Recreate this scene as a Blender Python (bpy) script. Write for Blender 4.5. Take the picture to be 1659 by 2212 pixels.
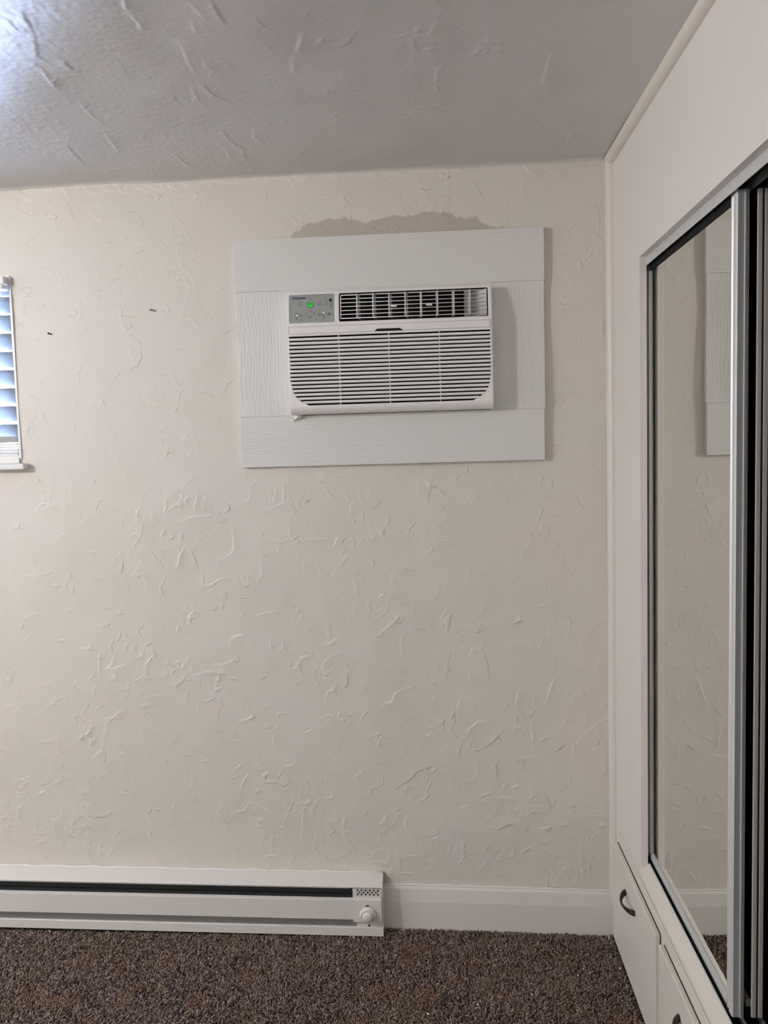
import bpy, bmesh, math, random
import numpy as np
from mathutils import Vector, Matrix

for o in list(bpy.data.objects):
    bpy.data.objects.remove(o)
sc = bpy.context.scene
COL = sc.collection

# ------------------------------------------------------------------ camera
cam_d = bpy.data.cameras.new('camera')
cam = bpy.data.objects.new('camera', cam_d)
COL.objects.link(cam)
R_ = Vector((0.99764765, 0.06241872, -0.02833853))
U_ = Vector((0.02319653, 0.08161610, 0.99639386))
F_ = Vector((-0.06450651, 0.99470735, -0.07997621))
cam.matrix_world = Matrix(((R_.x, U_.x, -F_.x, -0.54601), (R_.y, U_.y, -F_.y, -2.55193),
                           (R_.z, U_.z, -F_.z, 1.58122), (0, 0, 0, 1)))
cam_d.sensor_fit = 'VERTICAL'
cam_d.sensor_height = 24.0
cam_d.lens = 1760.7777 / 2212.0 * 24.0
cam_d.clip_start = 0.02
sc.camera = cam

# ------------------------------------------------------------------ world, exposure
w = bpy.data.worlds.new('overcast_sky')
sc.world = w
w.use_nodes = True
bg = w.node_tree.nodes['Background']
bg.inputs['Color'].default_value = (0.47, 0.65, 1.0, 1)
SKY = 160.0
bg.inputs['Strength'].default_value = SKY
sc.view_settings.view_transform = 'Standard'
sc.view_settings.look = 'None'
sc.view_settings.gamma = 1.0
sc.view_settings.use_curve_mapping = False
sc.view_settings.exposure = 0.10

LAMP_POS = (-3.05, -1.95, 2.20)
LAMP_COLOR = (1.0, 0.955, 0.91)
LAMP_STRENGTH = 345.0

# added soft fill at the far left, framed as an unseen window
dl = bpy.data.lights.new('left_fill_light', 'AREA')
dl.shape = 'RECTANGLE'; dl.size = 1.9; dl.size_y = 1.3
dl.energy = 38.0; dl.color = (0.93, 0.97, 1.0)
dlo = bpy.data.objects.new('left_fill_light', dl); COL.objects.link(dlo)
dlo.location = (-5.15, -2.2, 1.4); dlo.rotation_euler = (math.radians(90), 0, math.radians(-90))
# added rear fill that lightens the shadows, framed as an unseen doorway
hl = bpy.data.lights.new('rear_fill_light', 'AREA'); hl.shape = 'RECTANGLE'; hl.size = 0.8; hl.size_y = 1.95
hl.energy = 7.5; hl.color = (1.0, 0.94, 0.86)
hlo = bpy.data.objects.new('rear_fill_light', hl); COL.objects.link(hlo)
hlo.location = (-2.4, -4.57, 1.0); hlo.rotation_euler = (math.radians(90), 0, 0)
# sampling portal of the small window in the back wall
pl = bpy.data.lights.new('window_portal', 'AREA'); pl.shape = 'RECTANGLE'; pl.size = 0.9; pl.size_y = 0.58
pl.cycles.is_portal = True
plo = bpy.data.objects.new('window_portal', pl); COL.objects.link(plo)
plo.location = (-2.33, 0.10, 1.86); plo.rotation_euler = (math.radians(-90), 0, 0)

# ------------------------------------------------------------------ helpers
def link(name, me, mat=None, parent=None):
    o = bpy.data.objects.new(name, me)
    COL.objects.link(o)
    if mat is not None and me is not None and hasattr(me, 'materials') and len(me.materials) == 0:
        me.materials.append(mat)
    if parent is not None:
        o.parent = parent
    return o

def empty(name, loc=(0, 0, 0)):
    o = bpy.data.objects.new(name, None)
    o.empty_display_size = 0.05
    o.location = loc
    COL.objects.link(o)
    return o

def tag(o, label=None, cat=None, group=None, kind=None):
    if label: o['label'] = label
    if cat: o['category'] = cat
    if group: o['group'] = group
    if kind: o['kind'] = kind
    return o

def bm_mesh(bm, name, smooth=False):
    me = bpy.data.meshes.new(name)
    bm.normal_update()
    bm.to_mesh(me)
    bm.free()
    if smooth:
        for p in me.polygons: p.use_smooth = True
    return me

def add_box(bm, x0, x1, y0, y1, z0, z1, bevel=0.0, seg=2):
    b = bmesh.new()
    bmesh.ops.create_cube(b, size=1.0)
    for v in b.verts:
        v.co = Vector(((x0 + x1) / 2 + v.co.x * (x1 - x0), (y0 + y1) / 2 + v.co.y * (y1 - y0), (z0 + z1) / 2 + v.co.z * (z1 - z0)))
    if bevel > 0:
        bmesh.ops.bevel(b, geom=list(b.edges), offset=bevel, segments=seg, affect='EDGES', profile=0.5)
    t = bpy.data.meshes.new('tmp')
    b.to_mesh(t); b.free()
    bm.from_mesh(t)
    bpy.data.meshes.remove(t)

def box(name, x0, x1, y0, y1, z0, z1, mat, parent=None, bevel=0.0, seg=2):
    bm = bmesh.new()
    add_box(bm, x0, x1, y0, y1, z0, z1, bevel, seg)
    return link(name, bm_mesh(bm, name), mat, parent)

def boxes(name, lst, mat, parent=None, bevel=0.0):
    bm = bmesh.new()
    for b in lst: add_box(bm, *b, bevel=bevel)
    return link(name, bm_mesh(bm, name), mat, parent)

def prism(name, prof, axis, a0, a1, mat, parent=None, shear=None, smooth=False, closed=True, nseg=1):
    """extrude a 2D profile along axis. axis 'x': prof=(y,z); axis 'y': prof=(x,z); axis 'z': prof=(x,y)"""
    bm = bmesh.new()
    rings = []
    for k in range(nseg + 1):
        a = a0 + (a1 - a0) * k / nseg
        r = []
        for p, q in prof:
            c = {'x': (a, p, q), 'y': (p, a, q), 'z': (p, q, a)}[axis]
            if shear: c = shear(c)
            r.append(bm.verts.new(c))
        rings.append(r)
    n = len(prof)
    for k in range(nseg):
        for i in range(n if closed else n - 1):
            j = (i + 1) % n
            bm.faces.new((rings[k][i], rings[k][j], rings[k + 1][j], rings[k + 1][i]))
    if closed:
        bm.faces.new(rings[0]); bm.faces.new(rings[-1])
    bmesh.ops.recalc_face_normals(bm, faces=list(bm.faces))
    return link(name, bm_mesh(bm, name, smooth), mat, parent)

def tube(name, pts, r, mat, parent=None, n=8, flat=None):
    """round rod along points; r number or list"""
    bm = bmesh.new()
    pts = [Vector(p) for p in pts]
    rs = r if isinstance(r, (list, tuple)) else [r] * len(pts)
    rings = []
    for i, p in enumerate(pts):
        t = (pts[min(i + 1, len(pts) - 1)] - pts[max(i - 1, 0)]).normalized()
        ref = Vector((0, 0, 1)) if abs(t.z) < 0.9 else Vector((0, 1, 0))
        a = t.cross(ref).normalized(); b = t.cross(a).normalized()
        rings.append([bm.verts.new(p + (a * math.cos(2 * math.pi * k / n) + b * math.sin(2 * math.pi * k / n)) * rs[i]) for k in range(n)])
    for i in range(len(rings) - 1):
        for k in range(n):
            bm.faces.new((rings[i][k], rings[i][(k + 1) % n], rings[i + 1][(k + 1) % n], rings[i + 1][k]))
    bm.faces.new(rings[0]); bm.faces.new(rings[-1])
    bmesh.ops.recalc_face_normals(bm, faces=list(bm.faces))
    return link(name, bm_mesh(bm, name, True), mat, parent)

def lathe(name, prof, origin, axis, mat, parent=None, n=32):
    """prof list of (radius, offset along axis); axis a Vector"""
    ax = Vector(axis).normalized()
    ref = Vector((0, 0, 1)) if abs(ax.z) < 0.9 else Vector((0, 1, 0))
    a = ax.cross(ref).normalized(); b = ax.cross(a)
    bm = bmesh.new(); rings = []
    for rr, h in prof:
        if rr < 1e-6:
            rings.append([bm.verts.new(Vector(origin) + ax * h)])
        else:
            rings.append([bm.verts.new(Vector(origin) + ax * h + (a * math.cos(2 * math.pi * k / n) + b * math.sin(2 * math.pi * k / n)) * rr) for k in range(n)])
    for i in range(len(rings) - 1):
        A, B = rings[i], rings[i + 1]
        for k in range(n):
            k2 = (k + 1) % n
            if len(A) == 1 and len(B) == 1: continue
            if len(A) == 1: bm.faces.new((A[0], B[k], B[k2]))
            elif len(B) == 1: bm.faces.new((A[k], A[k2], B[0]))
            else: bm.faces.new((A[k], A[k2], B[k2], B[k]))
    bmesh.ops.recalc_face_normals(bm, faces=list(bm.faces))
    return link(name, bm_mesh(bm, name, True), mat, parent)

def rrect(x0, y0, x1, y1, r, n=4):
    pts = []
    for cx, cy, a0 in ((x1 - r, y1 - r, 0), (x0 + r, y1 - r, 90), (x0 + r, y0 + r, 180), (x1 - r, y0 + r, 270)):
        for k in range(n + 1):
            a = math.radians(a0 + 90 * k / n)
            pts.append((cx + r * math.cos(a), cy + r * math.sin(a)))
    return pts

# ------------------------------------------------------------------ materials
def mat(name, color, rough=0.5, metal=0.0, spec=0.5, bump=None, emit=None, var=None, trans=None):
    m = bpy.data.materials.new(name)
    m.use_nodes = True
    nt = m.node_tree
    b = nt.nodes['Principled BSDF']
    b.inputs['Base Color'].default_value = (*color, 1)
    b.inputs['Roughness'].default_value = rough
    b.inputs['Metallic'].default_value = metal
    b.inputs['Specular IOR Level'].default_value = spec
    if emit:
        b.inputs['Emission Color'].default_value = (*emit[0], 1)
        b.inputs['Emission Strength'].default_value = emit[1]
    tc = nt.nodes.new('ShaderNodeTexCoord')
    if bump:   # list of (scale, strength, distance, stretch)
        prev = None
        for s, st, dist, stretch in bump:
            mp = nt.nodes.new('ShaderNodeMapping'); mp.inputs['Scale'].default_value = stretch
            nz = nt.nodes.new('ShaderNodeTexNoise'); nz.inputs['Scale'].default_value = s; nz.inputs['Detail'].default_value = 4
            bp = nt.nodes.new('ShaderNodeBump'); bp.inputs['Strength'].default_value = st; bp.inputs['Distance'].default_value = dist
            nt.links.new(tc.outputs['Object'], mp.inputs['Vector'])
            nt.links.new(mp.outputs['Vector'], nz.inputs['Vector'])
            nt.links.new(nz.outputs['Fac'], bp.inputs['Height'])
            if prev: nt.links.new(prev.outputs['Normal'], bp.inputs['Normal'])
            prev = bp
        nt.links.new(prev.outputs['Normal'], b.inputs['Normal'])
    if var:    # (scale, color2, lo, hi)
        s, c2, lo, hi = var
        nz = nt.nodes.new('ShaderNodeTexNoise'); nz.inputs['Scale'].default_value = s; nz.inputs['Detail'].default_value = 5
        rp = nt.nodes.new('ShaderNodeValToRGB')
        rp.color_ramp.elements[0].position = lo; rp.color_ramp.elements[0].color = (*color, 1)
        rp.color_ramp.elements[1].position = hi; rp.color_ramp.elements[1].color = (*c2, 1)
        nt.links.new(tc.outputs['Object'], nz.inputs['Vector'])
        nt.links.new(nz.outputs['Fac'], rp.inputs['Fac'])
        nt.links.new(rp.outputs['Color'], b.inputs['Base Color'])
    return m

WALL_C = (0.70, 0.66, 0.60)
M = {}
# plaster wall: paint colour plus the bare patch above the surround (vertex attribute)
m = mat('plaster_wall_paint', WALL_C, 0.55, spec=0.35, bump=[(260, 0.10, 0.001, (1, 1, 1)), (45, 0.12, 0.002, (1, 1, 1))])
nt = m.node_tree; b = nt.nodes['Principled BSDF']
at = nt.nodes.new('ShaderNodeAttribute'); at.attribute_name = 'bare'
nz = nt.nodes.new('ShaderNodeTexNoise'); nz.inputs['Scale'].default_value = 2.2; nz.inputs['Detail'].default_value = 3
tcn = nt.nodes.new('ShaderNodeTexCoord'); nt.links.new(tcn.outputs['Object'], nz.inputs['Vector'])
rp = nt.nodes.new('ShaderNodeValToRGB')
rp.color_ramp.elements[0].position = 0.3; rp.color_ramp.elements[0].color = (0.71, 0.66, 0.615, 1)
rp.color_ramp.elements[1].position = 0.7; rp.color_ramp.elements[1].color = (0.695, 0.662, 0.59, 1)
nt.links.new(nz.outputs['Fac'], rp.inputs['Fac'])
mx = nt.nodes.new('ShaderNodeMix'); mx.data_type = 'RGBA'
nt.links.new(at.outputs['Fac'], mx.inputs['Factor'])
nt.links.new(rp.outputs['Color'], mx.inputs['A'])
mx.inputs['B'].default_value = (0.52, 0.47, 0.41, 1)
nt.links.new(mx.outputs['Result'], b.inputs['Base Color'])
def creases(m, scale, width, dist, thr, seed):
    nt = m.node_tree; b = nt.nodes['Principled BSDF']
    N_ = nt.nodes.new; L_ = nt.links.new
    tc = N_('ShaderNodeTexCoord')
    n0 = N_('ShaderNodeTexNoise'); n0.inputs['Scale'].default_value = 11; n0.inputs['Detail'].default_value = 3
    L_(tc.outputs['Object'], n0.inputs['Vector'])
    wv = N_('ShaderNodeVectorMath'); wv.operation = 'MULTIPLY_ADD'; wv.inputs[1].default_value = (0.04, 0.04, 0.04)
    L_(n0.outputs['Color'], wv.inputs[0]); L_(tc.outputs['Object'], wv.inputs[2])
    of = N_('ShaderNodeVectorMath'); of.operation = 'ADD'; of.inputs[1].default_value = (seed, seed * 0.37, seed * 0.71)
    L_(wv.outputs['Vector'], of.inputs[0])
    vo = N_('ShaderNodeTexNoise'); vo.inputs['Scale'].default_value = scale; vo.inputs['Detail'].default_value = 2.5; vo.inputs['Roughness'].default_value = 0.45
    L_(of.outputs['Vector'], vo.inputs['Vector'])
    sb = N_('ShaderNodeMath'); sb.operation = 'SUBTRACT'; sb.inputs[1].default_value = 0.5; L_(vo.outputs['Fac'], sb.inputs[0])
    # one-sided: steep rise at the contour, slow fall behind it
    mr = N_('ShaderNodeValToRGB'); e = mr.color_ramp.elements
    e[0].position = 0.5; e[0].color = (0, 0, 0, 1); e[1].position = 0.5 + width; e[1].color = (1, 1, 1, 1)
    e2 = e.new(0.5 + width * 7); e2.color = (0, 0, 0, 1)
    L_(vo.outputs['Fac'], mr.inputs['Fac'])
    prev = mr.outputs['Color']
    for sc_, lo in ((7.0 + seed, thr), (23.0 + seed, 0.50)):
        nm = N_('ShaderNodeTexNoise'); nm.inputs['Scale'].default_value = sc_; nm.inputs['Detail'].default_value = 1
        L_(of.outputs['Vector'], nm.inputs['Vector'])
        ramp = N_('ShaderNodeMapRange'); ramp.interpolation_type = 'SMOOTHSTEP'
        ramp.inputs['From Min'].default_value = lo; ramp.inputs['From Max'].default_value = lo + 0.08
        L_(nm.outputs['Fac'], ramp.inputs['Value'])
        mu = N_('ShaderNodeMath'); mu.operation = 'MULTIPLY'; L_(prev, mu.inputs[0]); L_(ramp.outputs['Result'], mu.inputs[1]); prev = mu.outputs[0]
    bp = N_('ShaderNodeBump'); bp.inputs['Strength'].default_value = 1.0; bp.inputs['Distance'].default_value = dist
    L_(prev, bp.inputs['Height'])
    old = b.inputs['Normal'].links[0].from_socket
    L_(old, bp.inputs['Normal']); L_(bp.outputs['Normal'], b.inputs['Normal'])
creases(m, 7.0, 0.008, 0.0013, 0.48, 1.3)
creases(m, 13.0, 0.011, 0.0010, 0.50, 4.7)
M['wall'] = m
M['wall_plain'] = mat('plain_wall_paint', WALL_C, 0.55, spec=0.35, bump=[(45, 0.15, 0.003, (1, 1, 1))])
M['wall_smooth'] = mat('smooth_wall_paint', (0.73, 0.68, 0.66), 0.5, spec=0.35, bump=[(18, 0.05, 0.004, (1, 1, 1)), (300, 0.05, 0.0006, (1, 1, 1))])
M['ceiling'] = mat('semi_gloss_ceiling_paint', (0.655, 0.635, 0.625), 0.50, spec=1.0, bump=[(240, 0.16, 0.001, (1, 1, 1)), (60, 0.2, 0.002, (1, 1, 1))])
M['trim'] = mat('trim_paint', (0.70, 0.66, 0.60), 0.4, spec=0.45, bump=[(30, 0.06, 0.003, (1, 1, 1))])
M['white_trim'] = mat('white_trim_paint', (0.74, 0.71, 0.67), 0.38, spec=0.45, bump=[(40, 0.05, 0.002, (1, 1, 1))])
M['heater'] = mat('heater_enamel', (0.72, 0.69, 0.66), 0.34, spec=0.5, bump=[(200, 0.03, 0.0005, (1, 1, 1))])
M['heater_dark'] = mat('heater_fins', (0.06, 0.06, 0.06), 0.6)
M['heater_grey'] = mat('heater_recess_metal', (0.30, 0.29, 0.28), 0.5)
M['plastic'] = mat('white_abs_plastic', (0.84, 0.815, 0.81), 0.38, spec=0.5)
M['plastic_warm'] = mat('aged_white_plastic', (0.74, 0.72, 0.66), 0.4, spec=0.5)
M['black'] = mat('black_interior', (0.008, 0.008, 0.009), 0.7, spec=0.2)
M['vane'] = mat('grey_vane_plastic', (0.52, 0.52, 0.52), 0.5)
M['tray'] = mat('dark_grey_tray', (0.10, 0.10, 0.105), 0.55)
M['panel'] = mat('grey_control_panel', (0.34, 0.36, 0.345), 0.45)
M['ink'] = mat('dark_ink', (0.03, 0.03, 0.03), 0.5)
M['ink_soft'] = mat('soft_grey_ink', (0.16, 0.165, 0.16), 0.5)
M['ink_olive'] = mat('olive_button', (0.16, 0.16, 0.10), 0.5)
M['blue'] = mat('blue_logo_ink', (0.02, 0.05, 0.22), 0.5)
M['led'] = mat('green_display_led', (0.0, 0.2, 0.02), 0.5, emit=((0.02, 1.0, 0.06), 1.1))
M['led_white'] = mat('lit_indicator', (0.6, 0.9, 0.6), 0.5, emit=((0.6, 1.0, 0.7), 1.2))
M['alu'] = mat('satin_anodised_aluminium', (0.64, 0.645, 0.65), 0.42, metal=0.35, bump=[(30, 0.05, 0.0006, (40, 40, 1))])
M['alu_dark'] = mat('dull_aluminium', (0.27, 0.28, 0.285), 0.5, metal=0.3)
M['stile_pale'] = mat('pale_stile_enamel', (0.52, 0.51, 0.48), 0.45)
M['rust'] = mat('rusty_groove', (0.03, 0.02, 0.017), 0.7, var=(6, (0.10, 0.035, 0.018), 0.5, 0.66))
M['mirror'] = mat('mirror_silvering', (0.80, 0.80, 0.765), 0.012, metal=1.0)
M['closet'] = mat('closet_shade_and_backing', (0.05, 0.048, 0.045), 0.8)  # the closet's lack of light put into the colour; also door backing
M['bronze'] = mat('oil_rubbed_bronze', (0.035, 0.024, 0.02), 0.4, metal=0.5)
M['vinyl'] = mat('window_vinyl', (0.75, 0.74, 0.72), 0.4)
M['vinyl_grey'] = mat('shaded_rail_grey', (0.33, 0.33, 0.34), 0.5)
M['caulk'] = mat('white_caulk', (0.78, 0.76, 0.72), 0.4, bump=[(120, 0.3, 0.002, (1, 1, 1))])
M['chip'] = mat('paint_chip_white', (0.85, 0.84, 0.80), 0.5)
M['hole'] = mat('dark_hole', (0.012, 0.012, 0.012), 0.8)
M['scuff'] = mat('grey_scuff', (0.20, 0.185, 0.17), 0.7)
M['cord'] = mat('blind_cord', (0.75, 0.74, 0.72), 0.6)
M['valance'] = mat('stacked_fabric', (0.50, 0.46, 0.40), 0.7)
M['wood_back'] = mat('lamp_metal', (0.5, 0.48, 0.45), 0.35, metal=0.8)

def grain_mat(name, stretch):
    m = mat(name, (0.72, 0.71, 0.69), 0.42, spec=0.45)
    nt = m.node_tree; b = nt.nodes['Principled BSDF']
    tc = nt.nodes.new('ShaderNodeTexCoord')
    # slight domain warp, then long grain
    n0 = nt.nodes.new('ShaderNodeTexNoise'); n0.inputs['Scale'].default_value = 9; n0.inputs['Detail'].default_value = 2
    nt.links.new(tc.outputs['Object'], n0.inputs['Vector'])
    ma = nt.nodes.new('ShaderNodeVectorMath'); ma.operation = 'MULTIPLY_ADD'
    nt.links.new(n0.outputs['Color'], ma.inputs[0]); ma.inputs[1].default_value = (0.014,) * 3
    nt.links.new(tc.outputs['Object'], ma.inputs[2])
    mp = nt.nodes.new('ShaderNodeMapping'); mp.inputs['Scale'].default_value = stretch
    nt.links.new(ma.outputs['Vector'], mp.inputs['Vector'])
    n1 = nt.nodes.new('ShaderNodeTexNoise'); n1.inputs['Scale'].default_value = 1.0; n1.inputs['Detail'].default_value = 1.5
    n1.inputs['Roughness'].default_value = 0.4
    nt.links.new(mp.outputs['Vector'], n1.inputs['Vector'])
    bp = nt.nodes.new('ShaderNodeBump'); bp.inputs['Strength'].default_value = 0.65; bp.inputs['Distance'].default_value = 0.0028
    nt.links.new(n1.outputs['Fac'], bp.inputs['Height'])
    nt.links.new(bp.outputs['Normal'], b.inputs['Normal'])
    return m
M['grain_h'] = grain_mat('embossed_siding_grain_lengthwise', (20, 1, 205))
M['grain_v'] = grain_mat('embossed_siding_grain_upright', (205, 1, 20))

m = bpy.data.materials.new('translucent_blind_slat'); m.use_nodes = True
nt = m.node_tree; nt.nodes.remove(nt.nodes['Principled BSDF'])
d = nt.nodes.new('ShaderNodeBsdfDiffuse'); d.inputs['Color'].default_value = (0.42, 0.43, 0.45, 1)
t = nt.nodes.new('ShaderNodeBsdfTranslucent'); t.inputs['Color'].default_value = (0.40, 0.40, 0.40, 1)
ms = nt.nodes.new('ShaderNodeMixShader'); ms.inputs[0].default_value = 0.42
nt.links.new(d.outputs[0], ms.inputs[1]); nt.links.new(t.outputs[0], ms.inputs[2])
nt.links.new(ms.outputs[0], nt.nodes['Material Output'].inputs['Surface'])
M['slat'] = m
m = bpy.data.materials.new('window_glass'); m.use_nodes = True
nt = m.node_tree; nt.nodes.remove(nt.nodes['Principled BSDF'])
tr = nt.nodes.new('ShaderNodeBsdfTransparent'); gl = nt.nodes.new('ShaderNodeBsdfGlossy'); gl.inputs['Roughness'].default_value = 0.02
ms = nt.nodes.new('ShaderNodeMixShader'); fr = nt.nodes.new('ShaderNodeFresnel'); fr.inputs['IOR'].default_value = 1.45
nt.links.new(fr.outputs[0], ms.inputs[0]); nt.links.new(tr.outputs[0], ms.inputs[1]); nt.links.new(gl.outputs[0], ms.inputs[2])
nt.links.new(ms.outputs[0], nt.nodes['Material Output'].inputs['Surface'])
M['glass'] = m
# carpet: colour from a per-tuft attribute
m = mat('brown_carpet_yarn', (0.08, 0.06, 0.05), 0.85, spec=0.15)
nt = m.node_tree; at = nt.nodes.new('ShaderNodeAttribute'); at.attribute_name = 'yarn'
nt.links.new(at.outputs['Color'], nt.nodes['Principled BSDF'].inputs['Base Color'])
M['yarn'] = m
M['carpet_base'] = mat('brown_carpet_backing', (0.03, 0.022, 0.019), 0.95, spec=0.1, bump=[(220, 0.9, 0.008, (1, 1, 1))], var=(110, (0.22, 0.17, 0.145), 0.4, 0.62))

# ------------------------------------------------------------------ room numbers
CEIL = 2.42
RX0, RY0 = -5.2, -4.6           # far left and rear walls
WX0, WX1, WZ0, WZ1 = -2.78, -1.878, 1.575, 2.15   # window opening in the back wall
def floor_z(x):                 # the floor runs a little out of level
    return float(np.interp(-x, [0, 0.73, 2.1, 5.5], [0, 0.017, 0.031, 0.035]))

# ------------------------------------------------------------------ trowelled relief
def smooth_noise(shape, cell, rng):
    """value noise with cubic smoothing, cell in samples"""
    ny, nx = shape
    gy, gx = int(ny / cell) + 3, int(nx / cell) + 3
    g = rng.standard_normal((gy, gx))
    y = np.arange(ny) / cell; x = np.arange(nx) / cell
    iy = y.astype(int); ix = x.astype(int)
    fy = (y - iy); fx = (x - ix)
    fy = fy * fy * (3 - 2 * fy); fx = fx * fx * (3 - 2 * fx)
    a = g[iy][:, ix]; bb = g[iy][:, ix + 1]; c = g[iy + 1][:, ix]; dd = g[iy + 1][:, ix + 1]
    return (a * (1 - fx) + bb * fx) * (1 - fy)[:, None] + (c * (1 - fx) + dd * fx) * fy[:, None]

LIGHT2 = (-0.8, 0.5)      # where the main light comes from, in the plane of the surface
def stamp(Hm, res, pts, amp, sig, feather, side):
    """add a trowel ridge along a polyline (metres) to height map rows=second coord, cols=first coord"""
    pts = np.array(pts)
    ny, nx = Hm.shape
    mrg = max(4 * sig, 2.5 * feather)
    x0 = max(int((pts[:, 0].min() - mrg) / res), 0); x1 = min(int((pts[:, 0].max() + mrg) / res) + 2, nx)
    y0 = max(int((pts[:, 1].min() - mrg) / res), 0); y1 = min(int((pts[:, 1].max() + mrg) / res) + 2, ny)
    if x1 - x0 < 2 or y1 - y0 < 2: return
    X, Y = np.meshgrid(np.arange(x0, x1) * res, np.arange(y0, y1) * res)
    best = np.full(X.shape, 1e9); sgn = np.zeros(X.shape); tt = np.zeros(X.shape)
    n = len(pts) - 1
    for i in range(n):
        a = pts[i]; dv = pts[i + 1] - a; L2 = dv @ dv + 1e-12
        u = np.clip(((X - a[0]) * dv[0] + (Y - a[1]) * dv[1]) / L2, 0, 1)
        ex = X - a[0] - u * dv[0]; ey = Y - a[1] - u * dv[1]
        d2 = ex * ex + ey * ey
        k = d2 < best
        best[k] = d2[k]; sgn[k] = np.sign(dv[0] * ey - dv[1] * ex)[k]; tt[k] = ((i + u) / n)[k]
    dd = np.sqrt(best)
    taper = np.clip(np.sin(np.pi * np.clip(tt, 0.02, 0.98)), 0, 1) ** 0.6
    dx, dy = pts[-1] - pts[0]
    if abs(side) > 1:                      # free choice: mostly turn the steep edge to the light
        lit = (dy * LIGHT2[0] - dx * LIGHT2[1]) > 0
        side = 1 if lit else -1
        if abs(side) and (abs(hash((round(dx, 4), round(dy, 4)))) % 100) < 28: side = -side
    fe = max(feather, 0.007)
    h = amp * taper * np.where(sgn * side > 0, np.exp(-(dd / fe) ** 1.15), np.exp(-(dd / sig) ** 2))
    Hm[y0:y1, x0:x1] += h

def stroke_pts(rng, cx, cy, L, ang, wob):
    n = max(4, int(L / 0.007))
    p = [(cx, cy)]; a = ang; curl = rng.normal(0, wob)
    for i in range(n):
        a += curl / n + rng.normal(0, 0.28)
        p.append((p[-1][0] + math.cos(a) * L / n, p[-1][1] + math.sin(a) * L / n))
    return p

def relief(wm, hm, res, seed, count, amp, density=None, angpref=None):
    rng = np.random.default_rng(seed)
    nx, ny = int(wm / res) + 1, int(hm / res) + 1
    Hm = np.zeros((ny, nx))
    Hm += 0.0016 * smooth_noise((ny, nx), 0.22 / res, rng)
    Hm += 0.00055 * smooth_noise((ny, nx), 0.07 / res, rng)
    mask = np.clip(smooth_noise((ny, nx), 0.16 / res, rng) * 0.7 + 0.35, 0, 1)
    Hm += 0.00013 * smooth_noise((ny, nx), 0.011 / res, rng) * mask
    done = 0
    while done < count:
        cx, cy = rng.uniform(0, wm), rng.uniform(0, hm)
        if density and rng.uniform() > density(cx, cy): continue
        done += 1
        kind = rng.uniform()
        ang = rng.uniform(0, 2 * math.pi)
        if angpref is not None and rng.uniform() < 0.65:
            ang = rng.normal(angpref, 0.45)
        A = amp * rng.uniform(0.4, 1.2) * (0.6 if (hm > 2 and cy > 1.45) else 1.0)
        side = 2
        if kind < 0.55:      # single ridge
            stamp(Hm, res, stroke_pts(rng, cx, cy, rng.uniform(0.012, 0.06), ang, 1.2), A, 0.0016, rng.choice([0, 0, 0.004, 0.009]), side)
        elif kind < 0.75:    # long layer edge
            stamp(Hm, res, stroke_pts(rng, cx, cy, rng.uniform(0.06, 0.15), ang, 1.2), A * 0.7, 0.0017, 0.012, side)
        elif kind < 0.88:    # hook
            stamp(Hm, res, stroke_pts(rng, cx, cy, rng.uniform(0.03, 0.07), ang, 3.5), A, 0.0016, 0.004, side)
        else:                # cluster of little scrapes
            for k in range(rng.integers(4, 10)):
                stamp(Hm, res, stroke_pts(rng, cx + rng.normal(0, 0.018), cy + rng.normal(0, 0.018), rng.uniform(0.008, 0.028), ang + rng.normal(0, 0.5), 1.0),
                      A * 0.9, 0.0016, 0, side)
    return Hm

def grid_mesh(name, P, keep=None):
    """P: (ny,nx,3) vertex positions; keep: (ny-1,nx-1) bool of quads"""
    ny, nx, _ = P.shape
    me = bpy.data.meshes.new(name)
    idx = np.arange(ny * nx).reshape(ny, nx)
    q = np.stack([idx[:-1, :-1], idx[:-1, 1:], idx[1:, 1:], idx[1:, :-1]], -1).reshape(-1, 4)
    if keep is not None: q = q[keep.reshape(-1)]
    me.vertices.add(ny * nx); me.vertices.foreach_set('co', P.reshape(-1).astype(np.float32))
    nq = len(q)
    me.loops.add(nq * 4); me.loops.foreach_set('vertex_index', q.reshape(-1).astype(np.int32))
    me.polygons.add(nq)
    me.polygons.foreach_set('loop_start', np.arange(0, nq * 4, 4, dtype=np.int32))
    me.update(calc_edges=True)
    me.polygons.foreach_set('use_smooth', np.ones(nq, dtype=bool))
    me.validate()
    return me

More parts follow.
